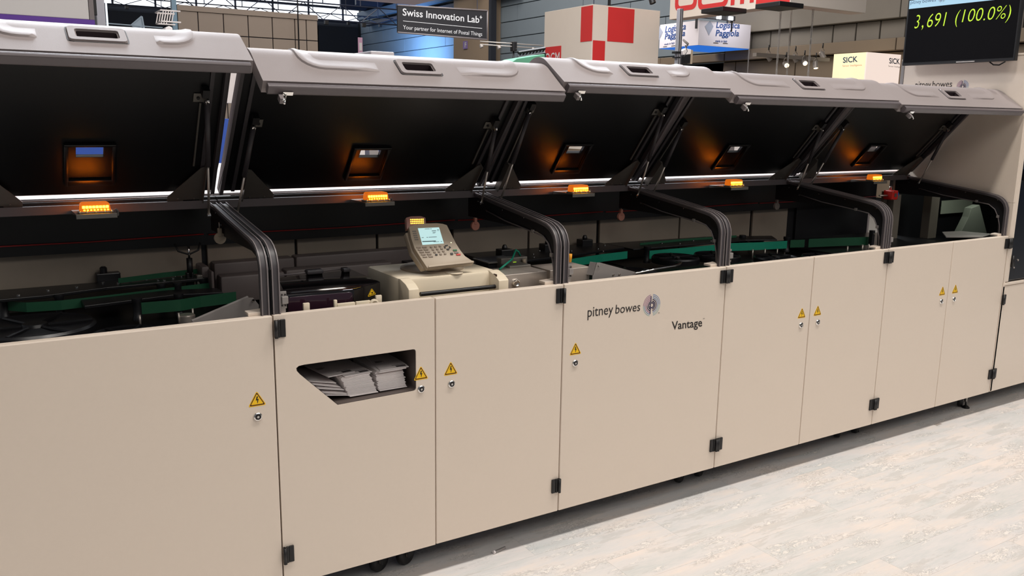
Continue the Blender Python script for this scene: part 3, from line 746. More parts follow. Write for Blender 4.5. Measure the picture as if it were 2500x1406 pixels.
# ------------------------------------------------------------------ warning beacons on the ridge beam
m_amber = mat('amber_lens', (255, 120, 8), .25, trans=.55, var=.05)
m_led = mat('amber_led', lincol=(1.0, .30, .012), emit=14.0)
m_ledy = mat('amber_led_core', lincol=(1.0, .62, .03), emit=10.0)
bc = thing('warning_beacon', (0, 0, 0), 'x', 'warning light', 'amber warning lights on the ridge beam')
def bpart(n, b, m, sm=None, par=None): return part(n, b, m, par or bc, sm, local=True)
b = MB().prism([(-.066, -.085, -.020), (.066, -.085, -.020), (.066, .082, -.020), (-.066, .082, -.020)], (0, 0, .002)); b.box(-.066, .066, -.087, -.083, -.034, -.018, .001)
b.prism([(-.066, -.084, -.020), (-.066, .082, -.020), (-.066, .082, -.032)], (.002, 0, 0)); b.prism([(.064, -.084, -.020), (.064, .082, -.020), (.064, .082, -.032)], (.002, 0, 0))
bpart('bracket', b, m_gusset)
ba = bpart('base', MB().box(-.056, .058, -.062, -.018, -.0175, -.011, .002), mat('clear_grey_base', (150, 138, 122), .3), None)
b = MB()
for x in (-.052, -.03, 0, .03, .052): b.tube([(x, -.066, -.0175), (x, -.066, -.008)], .0028, 8)
part('screw_set', b, m_bright, ba, local=True)
prof = roundpoly([(-.050, -.011), (.050, -.011), (.046, .021), (-.046, .021)], [.003, .003, .012, .012], 4)
b = MB().prism([(x, -.060, z) for x, z in prof], (0, .040, 0), .003); bpart('lens', b, mat('amber_lens_body', lincol=(1.0, .20, .006), emit=.62), 40)
led = MB()
led.box(-.0045, .0045, -.0625, -.0600, -.0045, .0045, .001); ledm = led.mesh('led', m_ledy)
led2 = MB().box(-.003, .003, -.0622, -.0600, -.0025, .0025, .0008).mesh('led', m_led)
ledb = MB().box(-.0048, .0048, -.0625, -.0600, -.010, .010, .001).mesh('led', mat('amber_reflection_glow', lincol=(1.0, .20, .006), emit=42))  # unseen glowing row added behind the lens for the amber reflection on the liner
for k in range(8):
    o = link('led', ledm, bc, True); o.location = (-.038+k*.0109, 0, .0045)
    o = link('led', led2, bc, True); o.location = (-.036+k*.0109, 0, -.006)
    o = link('led', ledb, bc, True); o.location = (-.038+k*.0109, .0425, .006)  # added rear glow, hidden from the front
bpart('lead', MB().tube([(.058, -.045, -.012), (.066, -.05, -.006), (.074, -.04, -.014), (.075, -.03, -.03), (.070, 0, -.034)], .004, 8), m_alu, 40)
for i in range(5):
    o = bc if i == 0 else dup(bc)
    cx = [.364, 1.440, 2.497, 3.555, 4.785][i]
    o.location = (cx-.008, .600, 1.423)
    o['label'] = ['amber warning light above the blank door nearest the picture edge', 'amber warning light behind the control panel', 'amber warning light above the lettered door', 'amber warning light in the module past the lettered one', 'amber warning light nearest the tall end cabinet'][i]
# ------------------------------------------------------------------ cream mailing meter with its control panel
YF, YR = .055, .13
a = at(998, 703, 'y', YF); c = at(1242, 683, 'y', YF); ztop = (at(1003, 679, 'y', YR).z+at(1192, 663, 'y', YR).z)/2
X0, X1 = a.x, c.x; zf = (a.z+c.z)/2
pm_ = thing('mailing_meter', ((X0+X1)/2, .3, .98), 'cream desktop mailing meter carrying the tilted control panel', 'mailing machine')
body = part('body', MB().box(X0+.004, X1-.004, YR, .47, .98, ztop, .012), m_cream, pm_, 40)
for xa, xb in ((X0, at(1023, 703, 'y', YF).x), (at(1218, 685, 'y', YF).x, X1)):
    pr = [(YF, .98), (YF, zf-.004), (YF+.006, zf), (YF+.03, zf+(ztop-zf)*.55), (YR, ztop+.001), (YR+.02, ztop+.001), (YR+.02, .98)]
    part('cheek', MB().prism([(xa, y, z) for y, z in pr], (xb-xa, 0, 0), .0025), m_cream, pm_, 40)
r0, r1 = at(1026, 717, 'y', .085), at(1213, 700, 'y', .085); zr = (r0.z+r1.z)/2
b = MB().tube([(r0.x, .085, zr), (r1.x, .085, zr)], .0085, 14); b.m(1).tube([(r1.x, .085, zr), (r1.x+.006, .085, zr)], .005, 10)
part('feed_roller', b, [m_black, m_bright], pm_, 40)
part('slot', MB().box(X1-.045, X1-.041, .078, .10, zr+.012, zr+.05), mat('dark_brown_slot', (70, 40, 24), .6), pm_)
q = at(1080, 655, 'z', ztop)
part('turntable', MB().lathe([(.13, 0), (.13, .006), (.11, .014), (.02, .016)], ((X0+X1)/2, .30, ztop), (0, 0, 1), 40), m_tan, pm_, 40)
q = at(1100, 662, 'z', ztop+.002)
part('round_cap', MB().lathe([(.036, 0), (.036, .003), (.033, .004), (.005, .004)], (q.x, YR+.03, ztop), (0, 0, 1), 28), m_cream, pm_, 40)
PB = at(1045, 652, 'y', .135); PBr = at(1157, 639, 'y', .135); PT = at(998, 553, 'y', .245)
pn = (PBr-PB).cross(PT-PB).normalized()
if pn.dot(CAM-PB) < 0: pn = -pn
K = lambda px, py, l=0: atp(970+px/6.697, 510+py/6.697, PB, pn)+pn*l
outl = [(190, 290), (300, 255), (470, 234), (650, 230), (740, 240), (812, 262), (880, 400), (960, 560), (1030, 670), (1110, 770), (1250, 862), (1250, 888), (500, 972), (480, 950), (400, 830), (280, 640), (225, 470)]
cp = part('control_panel', MB().prism([K(*p) for p in outl], -pn*.022, .002), m_tan, pm_, 40)
b = MB().prism([K(500, 968), K(1250, 885), K(1235, 855), K(505, 935)], pn*.007, .002); part('front_lip', b, m_tan, cp, 40)
back = [(150, 330), (300, 300), (780, 290), (900, 560), (1000, 740), (560, 900), (440, 930), (250, 650)]
part('rear_shell', MB().prism([K(p[0]+10, p[1]+10)-pn*.022 for p in back], -pn*.03, .006), m_tan, cp, 40)
q = K(700, 780, -.05)
part('neck', MB().tube([q, Vector((q.x, q.y+.03, ztop+.01))], .03, 16, r2=.045), m_tan, pm_)
part('screen', MB().prism([K(335, 318, .0004), K(680, 303, .0004), K(760, 565, .0004), K(410, 590, .0004)], pn*.0008), mat('pale_cyan_lcd', (190, 226, 226), emit=.9), cp)
def Ks(name, quads, m, l=.0016, th=.0008, par=cp):
    b = MB()
    for q in quads: b.prism([K(*p, l) for p in q], pn*th)
    return part(name, b, m, par)
bar = lambda x, y, w_, h, sl=-.045: [(x, y), (x+w_, y+w_*sl), (x+w_+h*.3, y+h+w_*sl), (x+h*.3, y+h)]
Ks('screen_print', [bar(445, 330, 80, 5), bar(535, 326, 22, 5), bar(560, 360, 70, 7), bar(575, 385, 50, 5), bar(575, 398, 40, 4), bar(650, 340, 24, 5), bar(650, 356, 24, 5), bar(395, 470, 32, 6), bar(475, 466, 22, 6), bar(510, 464, 130, 6), bar(405, 532, 220, 12), bar(590, 540, 90, 5), bar(705, 534, 24, 6)], mat('lcd_ink', (52, 70, 76), .5))
key = lambda x, y, w_=34, h=18: [(x, y), (x+w_, y-w_*.05), (x+w_+6, y+h-w_*.05), (x+6, y+h)]
for j in range(5): Ks('soft_key', [key(243+9.5*j, 360+34*j, 58, 16)], m_gusset, .0002, .0012)
for r in range(5):
    for k in range(2): Ks('key', [key(310+26*r+95*k, 624+38*r-4*k, 68, 20)], mat('grey_tan_key', (140, 124, 108), .5), .0002, .003)
for r in range(4):
    for k in range(3): Ks('number_key', [key(532+28*r+72*k, 618+41*r-8*k, 34, 22)], m_ink if (r == 3 and k == 0) else mat('grey_tan_key'), .0002, .003)
for q in ([(775, 600), (815, 590), (825, 602), (790, 615)], [(760, 615), (785, 622), (790, 645), (775, 648)], [(845, 610), (870, 630), (872, 640), (850, 640)], [(800, 655), (852, 648), (846, 672), (820, 675)]): Ks('arrow_key', [q], m_black, .0002, .003)
Ks('green_key', [key(908, 668, 60, 24)], mat('green_key_plastic', (20, 110, 66), .45), .0002, .003)
Ks('grey_key', [key(930, 710, 62, 16)], m_trim, .0002, .003)
Ks('red_key', [key(960, 740, 68, 22)], m_red, .0002, .003)
Ks('round_key', [key(864, 722, 42, 30)], m_black, .0002, .003)
Ks('power_led', [key(868, 546, 14, 12)], mat('pale_led', (240, 240, 200), emit=1.5), .0002, .001)
lb = [(150, 130), (230, 108), (390, 104), (468, 130), (480, 250), (300, 262), (190, 310), (160, 320)]
lm = part('beacon_head', MB().prism([K(p[0], p[1], -.004) for p in lb], -pn*.022, .003), mat('dusky_pink_plastic', (140, 100, 90), .5), cp, 40)
for r in range(3):
    for k in range(8):
        o = K(226+k*28.5+r*2, 168+r*31-k*.9, -.0035); part('led', MB().prism([o+(PBr-PB).normalized()*dx+(PT-PB).normalized()*dz for dx, dz in ((-.0016, -.0016), (.0016, -.0016), (.0016, .0016), (-.0016, .0016))], pn*.0012), m_ledy, lm)

# ------------------------------------------------------------------ smoked cover left of the meter
zc = 1.128
tp = [at(u, v, 'z', zc) for u, v in ((676, 677), (859.5, 657), (929, 687), (863, 706), (697, 720))]
tp[0].x = max(tp[0].x, .885); tp[4].x = max(tp[4].x, .885)
sm = thing('smoked_cover', ((tp[0].x+tp[2].x)/2, .3, .98), 'glossy black smoked acrylic cover with a warning triangle, left of the cream meter', 'cover')
part('hood_shell', MB().prism([Vector((p.x, p.y, .985)) for p in tp], (0, 0, zc-.985), .005), m_smoke, sm, 40)
f0, f1 = tp[4], tp[3]; fd = (f1-f0).normalized(); fn = fd.cross(Vector((0, 0, 1))).normalized()
if fn.dot(CAM-f0) < 0: fn = -fn
b = MB(); fz = lambda d, z: f0+fd*d+fn*.004+Vector((0, 0, z)); FL = (f1-f0).length
pr = roundpoly([(.006, -.008), (FL-.006, -.008), (FL-.006, -.105), (.006, -.105)], .014, 4)
part('front_pane', MB().prism([fz(d, z) for d, z in pr], fn*.004, .0015), m_plum, sm, 40)
part('rear_rail', MB().tube([Vector((max(at(676, 677, 'z', zc+.006).x, .885), tp[0].y, zc+.006)), Vector((tp[1].x-.02, tp[1].y, zc+.006))], .004, 8), m_trim, sm)
part('hinge_knob', MB().box(tp[0].x+.12, tp[0].x+.19, tp[0].y-.01, tp[0].y+.03, zc, zc+.018, .006), m_rubber, sm, 40)
part('hinge_knob', MB().box(tp[0].x+.27, tp[0].x+.30, tp[0].y-.02, tp[0].y+.02, zc, zc+.016, .004), m_rubber, sm, 40)
g0, g1 = tp[3], tp[2]; gd = (g1-g0).normalized(); gn = gd.cross(Vector((0, 0, 1))).normalized()
if gn.dot(CAM-g0) < 0: gn = -gn
b = MB(); gz = lambda d, z, l=.001: g0+gd*d+gn*l+Vector((0, 0, z)); sc_ = (g1-g0).length/.115
q0 = atp(907, 713, g0, gn); dd = (q0-g0).dot(gd); zz = q0.z-g0.z
wx = (atp(917, 713, g0, gn)-q0).dot(gd); wz = (q0-atp(907, 722, g0, gn)).z
for mi, f in ((0, 1.0), (1, .84), (0, .66)):
    b.m(mi).prism([gz(dd+x*f*wx, zz+(z*f)*wz, .001+.0004*(1-f)*3) for x, z in roundpoly([(0, 1.1), (1.05, -.95), (-1.05, -.95)], .2, 3)], gn*.0004)
b.m(1).prism([gz(dd-wx*.3, zz, .003), gz(dd+wx*.1, zz+wz*.1, .003), gz(dd+wx*.25, zz-wz*.45, .003), gz(dd+wx*.05, zz-wz*.3, .003)], gn*.0003)
part('warning_sticker', b, [m_yellow, m_ink], sm)
for (u0, v0, u1, v1), y in (((741, 741, 757, 760), .06), ((816, 733, 824, 752), .06), ((824, 742, 868, 754), .06), ((870, 737, 905, 750), .06), ((918, 722, 933, 742), .07)):
    a, c = at(u0, v0, 'y', y), at(u1, v1, 'y', y); part('cream_guide', MB().box(a.x, c.x, y, y+.012, c.z-.01, a.z, .002), m_cream, sm, 40)
a = at(913, 740, 'y', .06); part('thumb_wheel', MB().lathe([(.018, 0), (.018, .008), (.012, .01), (.004, .006)], (a.x, .062, a.z-.002), (0, -1, 0), 20), m_cream, sm, 40)

# ------------------------------------------------------------------ envelope tray and envelopes behind the slot
sp = roundpoly([(.8715, .9035), (1.3445, .9035), (1.3445, .7435), (1.0365, .7385)], [.02, .012, .012, .004], 4)
b = MB(); n = len(sp)
for k in range(n):
    p, q = sp[k], sp[(k+1) % n]; b.face([(p[0], .003, p[1]), (q[0], .003, q[1]), (q[0], .42, q[1]), (p[0], .42, p[1])])
b.face([(p[0], .42, p[1]) for p in sp]); part('envelope_tray', b, m_tray, m1)
EW, EL, ET = .112, .225, .0030
def env_mesh(prints):
    b = MB().box(-EW/2, EW/2, 0, EL, 0, ET, .0006)
    if prints:
        b.m(1)
        for x0, x1, y0, y1 in prints: b.box(x0, x1, y0, y1, ET, ET+.0002)
    return b.mesh('envelope', [m_paper, m_print])
em = env_mesh(None); emp = env_mesh([(.012, .05, .012, .030), (.0, .046, .036, .040), (-.045, -.02, .10, .104), (-.045, -.01, .108, .112), (-.045, -.015, .116, .120)])
def envelope(x, y, z, rx=0, ry=0, rz=0, label='', group=None, me=em):
    o = link('envelope', me); o.location = (x, y, z); o.rotation_euler = (rx, ry, rz); tag(o, label, 'envelope', group); return o
NST = 21
for s_, (cx_, zb, lab, g) in enumerate(((1.150, .7455, 'white envelope in the nearer-left stack inside the door slot', 'envelopes in the left stack'), (1.268, .7475, 'white envelope in the right stack inside the door slot', 'envelopes in the right stack'))):
    for k in range(NST):
        lean = -.0009*k if s_ == 0 else 0
        bul = .012*math.sin(k/NST*PI)*(0.6 if s_ == 0 else .2)
        envelope(cx_+lean+random.uniform(-.0015, .0015)+(.004 if k % 5 == 0 else 0), .040+.0017*k+random.uniform(0, .004)-bul*.3, zb+k*(ET+.00025), 0, 0, random.uniform(-.012, .012), lab, g)
zt = .7475+NST*(ET+.00025)
envelope(1.145, .070, zt+.0005, 0, 0, .10, 'printed envelope on top of the left stack', None, emp)
envelope(1.085, .085, zt+.0045, 0, 0, .16, 'printed envelope slid left across the left stack', None, emp)
envelope(1.275, .052, zt+.001, 0, 0, .03, 'plain envelope on top of the right stack, pushed back', None, em)
envelope(1.283, .055, zt+.0055, 0, -.03, -.12, 'printed envelope lying askew highest on the right stack', None, emp)
for k, (x, z, ry, y) in enumerate(((1.040, .7585, .16, .045), (1.036, .7655, .20, .05), (1.030, .779, .22, .06), (1.022, .789, .26, .075), (1.012, .800, .24, .09))):
    envelope(x, y, z, 0, ry, .02*k, ['lowest loose envelope leaning on the slanted tray wall', 'second loose envelope up the slanted tray wall', 'third loose envelope up the slanted tray wall', 'fourth loose envelope up the slanted tray wall', 'uppermost loose envelope leaning left of the left stack'][k], 'loose envelopes')

# ------------------------------------------------------------------ tall end cabinet
ec = thing('end_cabinet', (5.95, .4, 0), 'tall cream end cabinet with a dark window at the far end of the sorter', 'cabinet')
XC = 5.362
b = MB().box(XC, XC+.02, .0, .825, 1.292, 2.163, .002); b.box(XC, XC+.02, .0, .074, .095, 1.2915); b.box(XC, XC+.02, .0745, .825, .095, .97); part('side_panel', b, m_door, ec)
part('edge_profile', MB().box(XC-.002, XC+.022, .826, .85, .095, 2.163, .002), m_alu, ec)
b = MB().box(XC+.02, 6.6, .80, .82, .1, 2.15); b.box(6.58, 6.6, .05, .80, .1, 2.15); b.box(XC+.02, 6.58, .05, .80, .1, .96); b.box(XC+.02, 6.58, .05, .80, 1.50, 1.52); b.box(XC+.02, 6.58, .05, .06, .965, 1.5); part('carcass', b, m_dark, ec)
a, c = at(2300, 490, 'y', .76), at(2372, 517, 'y', .76)
part('pale_plate', MB().box(a.x, c.x, .76, .766, c.z, a.z, .002), mat('pale_green_grey_panel', (176, 184, 166), .5),ec)
pp = [at(u, v, 'y', .50) for u, v in ((2392, 500), (2410, 570), (2345, 570), (2365, 530), (2372, 508))]
part('pale_cover', MB().prism(pp, (0, .05, 0), .003), mat('pale_green_grey_cover', (128, 134, 122), .5),ec)
q = at(2282, 520, 'y', .60); part('pillar', MB().box(q.x-.05, q.x+.045, .60, .66, .99, 1.285, .003), m_pillar, ec)
pp = [at(u, v, 'z', 1.06) for u, v in ((2300, 568), (2345, 566), (2425, 573), (2400, 580), (2310, 580))]
part('pale_tray', MB().prism(pp, (0, 0, .006)), mat('pale_grey_plastic', (150, 144, 138), .5), ec)
part('roof', MB().box(XC+.0, 6.6, .0, .85, 2.165, 2.18, .003), m_door, ec)
part('front_post', MB().box(XC+.021, 5.418, 0, .05, .80, 2.163, .003), m_door, ec)
wd = part('window_door', MB().box(5.421, 6.58, .004, .03, .805, 2.15, .003), mat('dark_blue_black_glass', (14, 20, 32), .12, var=.1, coat=.5), ec)
part('screw_set', MB().tube([(5.50, .003, .93), (5.50, -.001, .93)], .006, 10), m_steel, wd)
ld = part('lower_door', MB().box(5.364, 6.58, 0, .034, .09, .775, .0035), m_door, ec)
part('sill', MB().box(5.37, 6.58, -.004, .05, .778, .795, .003), m_door, ec)
for z in (.69, .212): hinge(5.362, z, ld, 1)
b = MB(); 
for z in (1.045,): hinge(5.364, z, ec, 1)
for x, z in ((5.432, .93), (5.447, 1.46)):
    b = MB().box(x-.012, x+.012, -.014, .003, z-.035, z+.035, .003); b.tube([(x-.012, -.010, z-.036), (x-.012, -.010, z+.036)], .007, 10); b.m(1).tube([(x, -.014, z-.04), (x, -.018, z-.04)], .005, 8); part('hinge', b, [m_black, m_steel], wd)
S = lambda u, v: at(u, v, 'x', XC-.0006)
p0, p1, pt = S(2234, 217), S(2272, 216), S(2234, 200)
zb_, zt_ = S(2300, 213).z, S(2279, 198).z
text('lettering', 'pitney', m_ink, ec, (XC-.0006, p0.y, zb_-.018), (XC-.0006, p1.y, zb_-.018), (XC-.0006, p0.y, zt_), label='dark lettering half hidden by the hood')
p0, p1 = S(2276, 213), S(2324, 211)
text('lettering', 'bowes', m_ink, ec, (XC-.0006, p0.y, zb_), (XC-.0006, p1.y, zb_), (XC-.0006, p0.y, zt_), label='dark lettering half hidden by the hood')
q = S(2350, 211)
logo(0, 0, .040, ec, lambda a, c, l=0: Vector((XC-.0006-l, q.y-a, q.z+c)))

lw = bpy.data.lights.new('cabinet_fill_light', 'AREA'); lw.energy = 1.1; lw.size = .2; lw.color = (.95, 1, .9)  # added fill that brightens the pale fittings; no lamp is known in there
lo = bpy.data.objects.new('cabinet_fill_light', lw); C.objects.link(lo); lo.location = (5.75, .35, 1.47)
# wall-mounted screen
XT = 5.285
tv = thing('wall_screen', (XT+.02, .43, 2.13), 'large black screen showing green figures above the end cabinet', 'screen')
T0, T1, ZT0, ZT1 = .795, .06, 2.133, 2.555
part('casing', MB().box(XT, XT+.035, T1, T0, ZT0, ZT1, .004), m_black, tv)
part('display', MB().box(XT-.001, XT+.002, T1+.012, T0-.012, ZT0+.018, ZT1-.010), mat('black_display', (10, 9, 12), .3, var=.05, spec=.2), tv)
V = lambda u, v, l=0: at(u, v, 'x', XT-.0016-l)
h0 = at(2220, 22, 'x', XT-.0016)
part('header_bar', MB().box(XT-.0022, XT-.001, T1+.012, T0-.012, h0.z, ZT1-.012), mat('pale_blue_header', (168, 206, 228), emit=.85), tv)
m_lime = mat('lime_display_figures', (190, 226, 50), emit=.95)
lo, ro = V(2234, 68), V(2467, 48); hi = V(2236, 40)
zl = (lo.z+ro.z)/2-.004; zh = zl+(hi.z-lo.z)+.012
for body, ya, yb, za, zb2 in (('3', 2234, 2246, 0, 1), (',', 2251, 2256, -.16, .2), ('691', 2264, 2310, 0, 1), ('(100.0%)', 2332, 2466, -.14, 1.06)):
    a_, b_ = V(ya, 55), V(yb, 50)
    text('figures', body, m_lime, tv, (XT-.0022, a_.y, zl+(zh-zl)*za), (XT-.0022, b_.y, zl+(zh-zl)*za), (XT-.0022, a_.y, zl+(zh-zl)*zb2), shear=.15, bold=-.012)
m_hdr = mat('grey_blue_ink', (70, 92, 120), .5)
a_, b_ = V(2223, 12), V(2249, 9); z0_ = V(2223, 13).z
text('lettering', 'pitney', m_hdr, tv, (XT-.003, a_.y, z0_), (XT-.003, b_.y, z0_), (XT-.003, a_.y, z0_+.028))
a_, b_ = V(2252, 10), V(2285, 5)
text('lettering', 'bowes', m_hdr, tv, (XT-.003, a_.y, z0_+.007), (XT-.003, b_.y, z0_+.007), (XT-.003, a_.y, z0_+.028))
q = V(2300, 0); logo(0, 0, .026, tv, lambda a, c, l=0: Vector((XT-.003-l, q.y-a, z0_+.022+c)))
part('bezel_strip', MB().box(XT-.003, XT-.0005, .30, .42, ZT0+.004, ZT0+.010, .001), m_bright, tv)
part('wall_bracket', MB().box(XT+.035, XC+.03, .30, .55, 2.185, 2.45, .004), m_dark, tv)
part('cable', MB().tube([(XT+.02, .22, ZT0), (XT+.03, .20, ZT0-.018), (XT+.04, .17, ZT0-.02), (XT+.05, .14, ZT0)], .004, 8), m_black, tv)

# dropped pen cap
q = at(1222, 1347, 'z', FZ)
b = MB().tube([(q.x-.03, q.y, FZ+.0062), (q.x+.03, q.y+.012, FZ+.0062)], .006, 12); b.m(1).lathe([(.008, 0), (.008, .006), (.004, .006)], (q.x-.03, q.y, FZ+.0082), (-1, -.2, 0), 14)
t = solo('marker_cap', b, [m_alu, m_paper], 'small grey and white plug lying on the pale floor', 'cap', smooth=40)
q = at(2290, 1036, 'z', FZ)
solo('paper_scrap', MB().prism([(q.x-.03, q.y-.012, FZ+.0004), (q.x+.03, q.y-.008, FZ+.0004), (q.x+.028, q.y+.012, FZ+.0004), (q.x-.028, q.y+.01, FZ+.0004)], (0, 0, .0006)), mat('grey_scrap', (170, 160, 152), .7), 'small grey scrap of tape on the pale floor near the far modules', 'scrap')
# ------------------------------------------------------------------ the hall behind
m_blue = mat('blue_grey_wall_block', (112, 124, 134), .7, var=.06, scale=3)
m_conc = mat('grey_concrete', (112, 106, 98), .75, var=.08, scale=2)
m_conc2 = mat('brown_concrete_beam', (112, 98, 82), .75, var=.08, scale=2)
m_navy = mat('dark_navy_cladding', (34, 38, 48), .7, var=.12, scale=2)
m_pier = mat('beige_concrete_pier', (146, 128, 108), .75, var=.05, scale=2)
m_truss = mat('dark_steel_truss', (40, 46, 66), .5, var=.08)
m_day = mat('daylight_glazing', lincol=(.86, .92, 1.0), emit=2.2)
XW, YW = 17.21, 40.0
wr = struct('wall_right', MB().box(XW+.12, XW+.5, -4, YW, -.01, 12), mat('wall_joint_dark', (44, 46, 50), .8))
def wpiece(name, y0, y1, z0, z1, m, d=.12, lift=0, par=wr):
    part(name, MB().box(XW-lift, XW-lift+d, y0, y1, z0, z1, .012), m, par)
# block courses (the blue-lit stretch and the greyer stretch beyond the pier)
z = 1.3; r = 0
while z < 8.6:
    y = 14.2-(r % 2)*1.6
    while y < 39.5:
        ya, yb = max(y, 14.2), min(y+4.0, 39.4)
        if yb-ya > .3 and not (25.7 < ya < 28.6 and yb < 28.6):
            wpiece('wall_block', ya+.012, yb-.012, z+.012, z+.548, m_blue)
        y += 4.0
    z += .56; r += 1
part('pier', MB().box(XW-.5, XW+.12, 25.75, 28.55, -.01, 9.0, .03), m_pier, wr)
part('pier_edge', MB().box(XW-.52, XW-.3, 25.55, 25.74, -.01, 9.0), m_navy, wr)
# near stretch: concrete beams and a row of panels
for ya, yb in ((4, 9.0), (9.0, 13.99)):
    wpiece('concrete_beam', ya+.01, yb-.01, 3.975, 4.75, m_conc, .3, .18)
    wpiece('concrete_beam', ya+.01, yb-.01, 4.76, 6.2, m_conc, .12, .05)
    wpiece('concrete_beam', ya+.01, yb-.01, 3.30, 3.555, m_conc2, .3, .22)
y = 4.0
while y < 13.9:
    wpiece('concrete_panel', y+.012, y+.598, 3.57, 3.965, m_conc, .1, .0); y += .62
y = 4.0
while y < 24:
    for za in (.1, .9, 1.7, 2.5):
        wpiece('brown_panel', y+.012, y+1.94, za+.012, za+.78, m_conc2, .1, .05 if y > 13.9 else 0)
    y += 1.96
for ya in (14.02, 16.5, 19.0, 21.5): wpiece('concrete_beam', ya, ya+2.47, 3.30, 3.50, m_conc2, .3, .22)
wb = struct('wall_back', MB().box(-6, XW+.5, YW+.15, YW+.4, -.01, 12), m_navy)
x = -4.0
while x < XW:
    for za, zb in ((.1, 2.4), (2.44, 4.8), (4.84, 6.15)): part('cladding_panel', MB().box(x+.02, x+2.36, YW, YW+.12, za, zb, .02), m_navy, wb)
    x += 2.4
# roof-light band above the back wall
zg = at(800, 49, 'y', YW).z
wn = struct('window_1', MB().box(-4, XW, YW-.12, YW-.02, zg-.10, zg), m_truss)
x = -3.0; k = 0
while x < XW-.6:
    part('pane', MB().box(x+.05, x+1.72, YW-.10, YW-.06, zg+.02, zg+.55), m_day, wn)
    part('pane', MB().box(x+.05, x+1.72, YW-.10, YW-.06, zg+.68, zg+2.9), m_day, wn)
    part('mullion', MB().box(x-.04, x+.04, YW-.16, YW-.05, zg, zg+3.0), m_truss, wn)
    x += 1.77
part('transom', MB().box(-4, XW, YW-.2, YW-.05, zg+.56, zg+.66), m_truss, wn)
# steel roof trusses across the glazing
def truss(y, u0, u1, vtop, vbot, label, n, drop=0):
    a, c = at(u0, vbot, 'y', y), at(u1, vbot, 'y', y); zt = at(u0, vtop, 'y', y).z
    t = thing('roof_truss', ((a.x+c.x)/2, y, a.z), label, 'truss', 'steel trusses under the glazing')
    part('chord', MB().tube([a, Vector((c.x, y, a.z))], .022, 8), m_truss, t)
    part('chord', MB().tube([Vector((a.x, y, zt)), Vector((c.x, y, zt))], .022, 8), m_truss, t)
    L = c.x-a.x
    for k in range(n):
        x0 = a.x+L*k/n; x1 = x0+L/n; xm = (x0+x1)/2
        part('web', MB().tube([(x0, y, zt), (xm, y, a.z)], .014, 6), m_truss, t); part('web', MB().tube([(xm, y, a.z), (x1, y, zt)], .014, 6), m_truss, t)
        part('hanger', MB().tube([(xm, y, zt), (xm, y, zt+1.4)], .018, 6), m_truss, t)
    for k in range(n):
        xq = a.x+L*(k+.5)/n+.1
        part('floodlight', MB().box(xq-.06, xq+.06, y-.06, y+.06, a.z-.14, a.z-.02, .01), m_black, t)
truss(24, 430, 1010, -22, 21, 'dark steel roof truss with hanging floodlights in front of the bright glazing', 6)
truss(33, 250, 960, -10, 8, 'thinner steel roof truss farther back against the bright glazing', 8)
b = MB(); a, c = at(872, 50, 'x', XW-.7), at(975, 18, 'x', XW-.7)
eb = thing('eaves_beam', (XW-.7, 33, a.z), 'blue-grey sloping eaves beam under the roof above the blue wall', 'beam')
part('girder', MB().prism([(XW-.7, a.y, a.z), (XW-.7, a.y-14, a.z), (XW-.7, a.y-14, a.z+.35), (XW-.7, a.y, a.z+.35)], (.25, 0, 0)), mat('blue_grey_girder', (84, 104, 124), .6), eb)
for k in range(7): part('rafter', MB().box(XW-1.9, XW-.1, a.y-1.0-1.9*k, a.y-.85-1.9*k, a.z+.36, a.z+1.1), m_truss, eb)
part('gutter', MB().box(XW-.45, XW-.1, a.y-14, a.y, a.z-.25, a.z-.12), m_truss, eb)

# beige partition of tall panels
yp = 14.0
pt = thing('partition', (4.6, yp, 0), 'tall beige partition of flat panels standing behind the left hoods', 'partition')
xs = [at(u, 40, 'y', yp).x for u in (433, 483, 545, 605, 664, 719, 747, 775)]
zt_ = (at(433, 11, 'y', yp).z+at(775, 38, 'y', yp).z)/2; zm = at(590, 89, 'y', yp).z
m_part = mat('beige_partition_panel', (138, 124, 112), .6, var=.03, scale=4)
for a, c in zip(xs, xs[1:]):
    part('panel', MB().box(a+.008, c-.008, yp, yp+.05, zm+.008, zt_-.10, .004), m_part, pt)
    part('panel', MB().box(a+.008, c-.008, yp, yp+.05, .6, zm-.008, .004), m_part, pt)
part('top_rail', MB().box(xs[0], xs[-1], yp-.02, yp+.06, zt_-.095, zt_), m_part, pt)
part('rail', MB().box(xs[0], xs[-1], yp+.052, yp+.10, .0, zt_-.02), m_truss, pt)
part('corner_post', MB().box(xs[0]-.09, xs[0]-.01, yp-.03, yp+.1, 0, zt_+.35), mat('blue_grey_post', (110, 140, 160), .4), pt)
q = at(728, 60, 'y', yp-.4); solo('hanging_cable', MB().tube([(q.x, yp-.4, 1.5), (q.x, yp-.4, 6.5)], .014, 8), m_black, 'dark vertical cable hanging in front of the beige partition', 'cable')

# white header board with a purple edge, and what stands beside it
yh = 3.4
a, c = at(0, 47, 'y', yh), at(232, 60, 'y', yh)
hb = thing('header_board', (.2, yh, 0), 'large white hanging board with a purple bottom edge', 'board')
zb0 = (a.z+c.z)/2
part('board', MB().box(-1.2, c.x-.03, yh, yh+.08, zb0+.03, zb0+1.3, .004), mat('white_board', (206, 202, 200), .6, var=.02), hb)
part('purple_edge', MB().box(-1.2, c.x, yh-.004, yh+.084, zb0, zb0+.029), mat('purple_edge', (92, 50, 150), .5), hb)
part('edge_profile', MB().box(c.x-.028, c.x, yh-.003, yh+.083, zb0+.03, zb0+1.3), m_trim, hb)
part('side_latch', MB().box(c.x, c.x+.02, yh+.02, yh+.06, zb0+.06, zb0+.20, .004), m_black, hb)
part('support_post', MB().box(-.9, -.84, yh+.02, yh+.08, 0, zb0), m_alu, hb); part('support_post', MB().box(c.x-.5, c.x-.44, yh+.085, yh+.14, 0, zb0+.4), m_alu, hb)
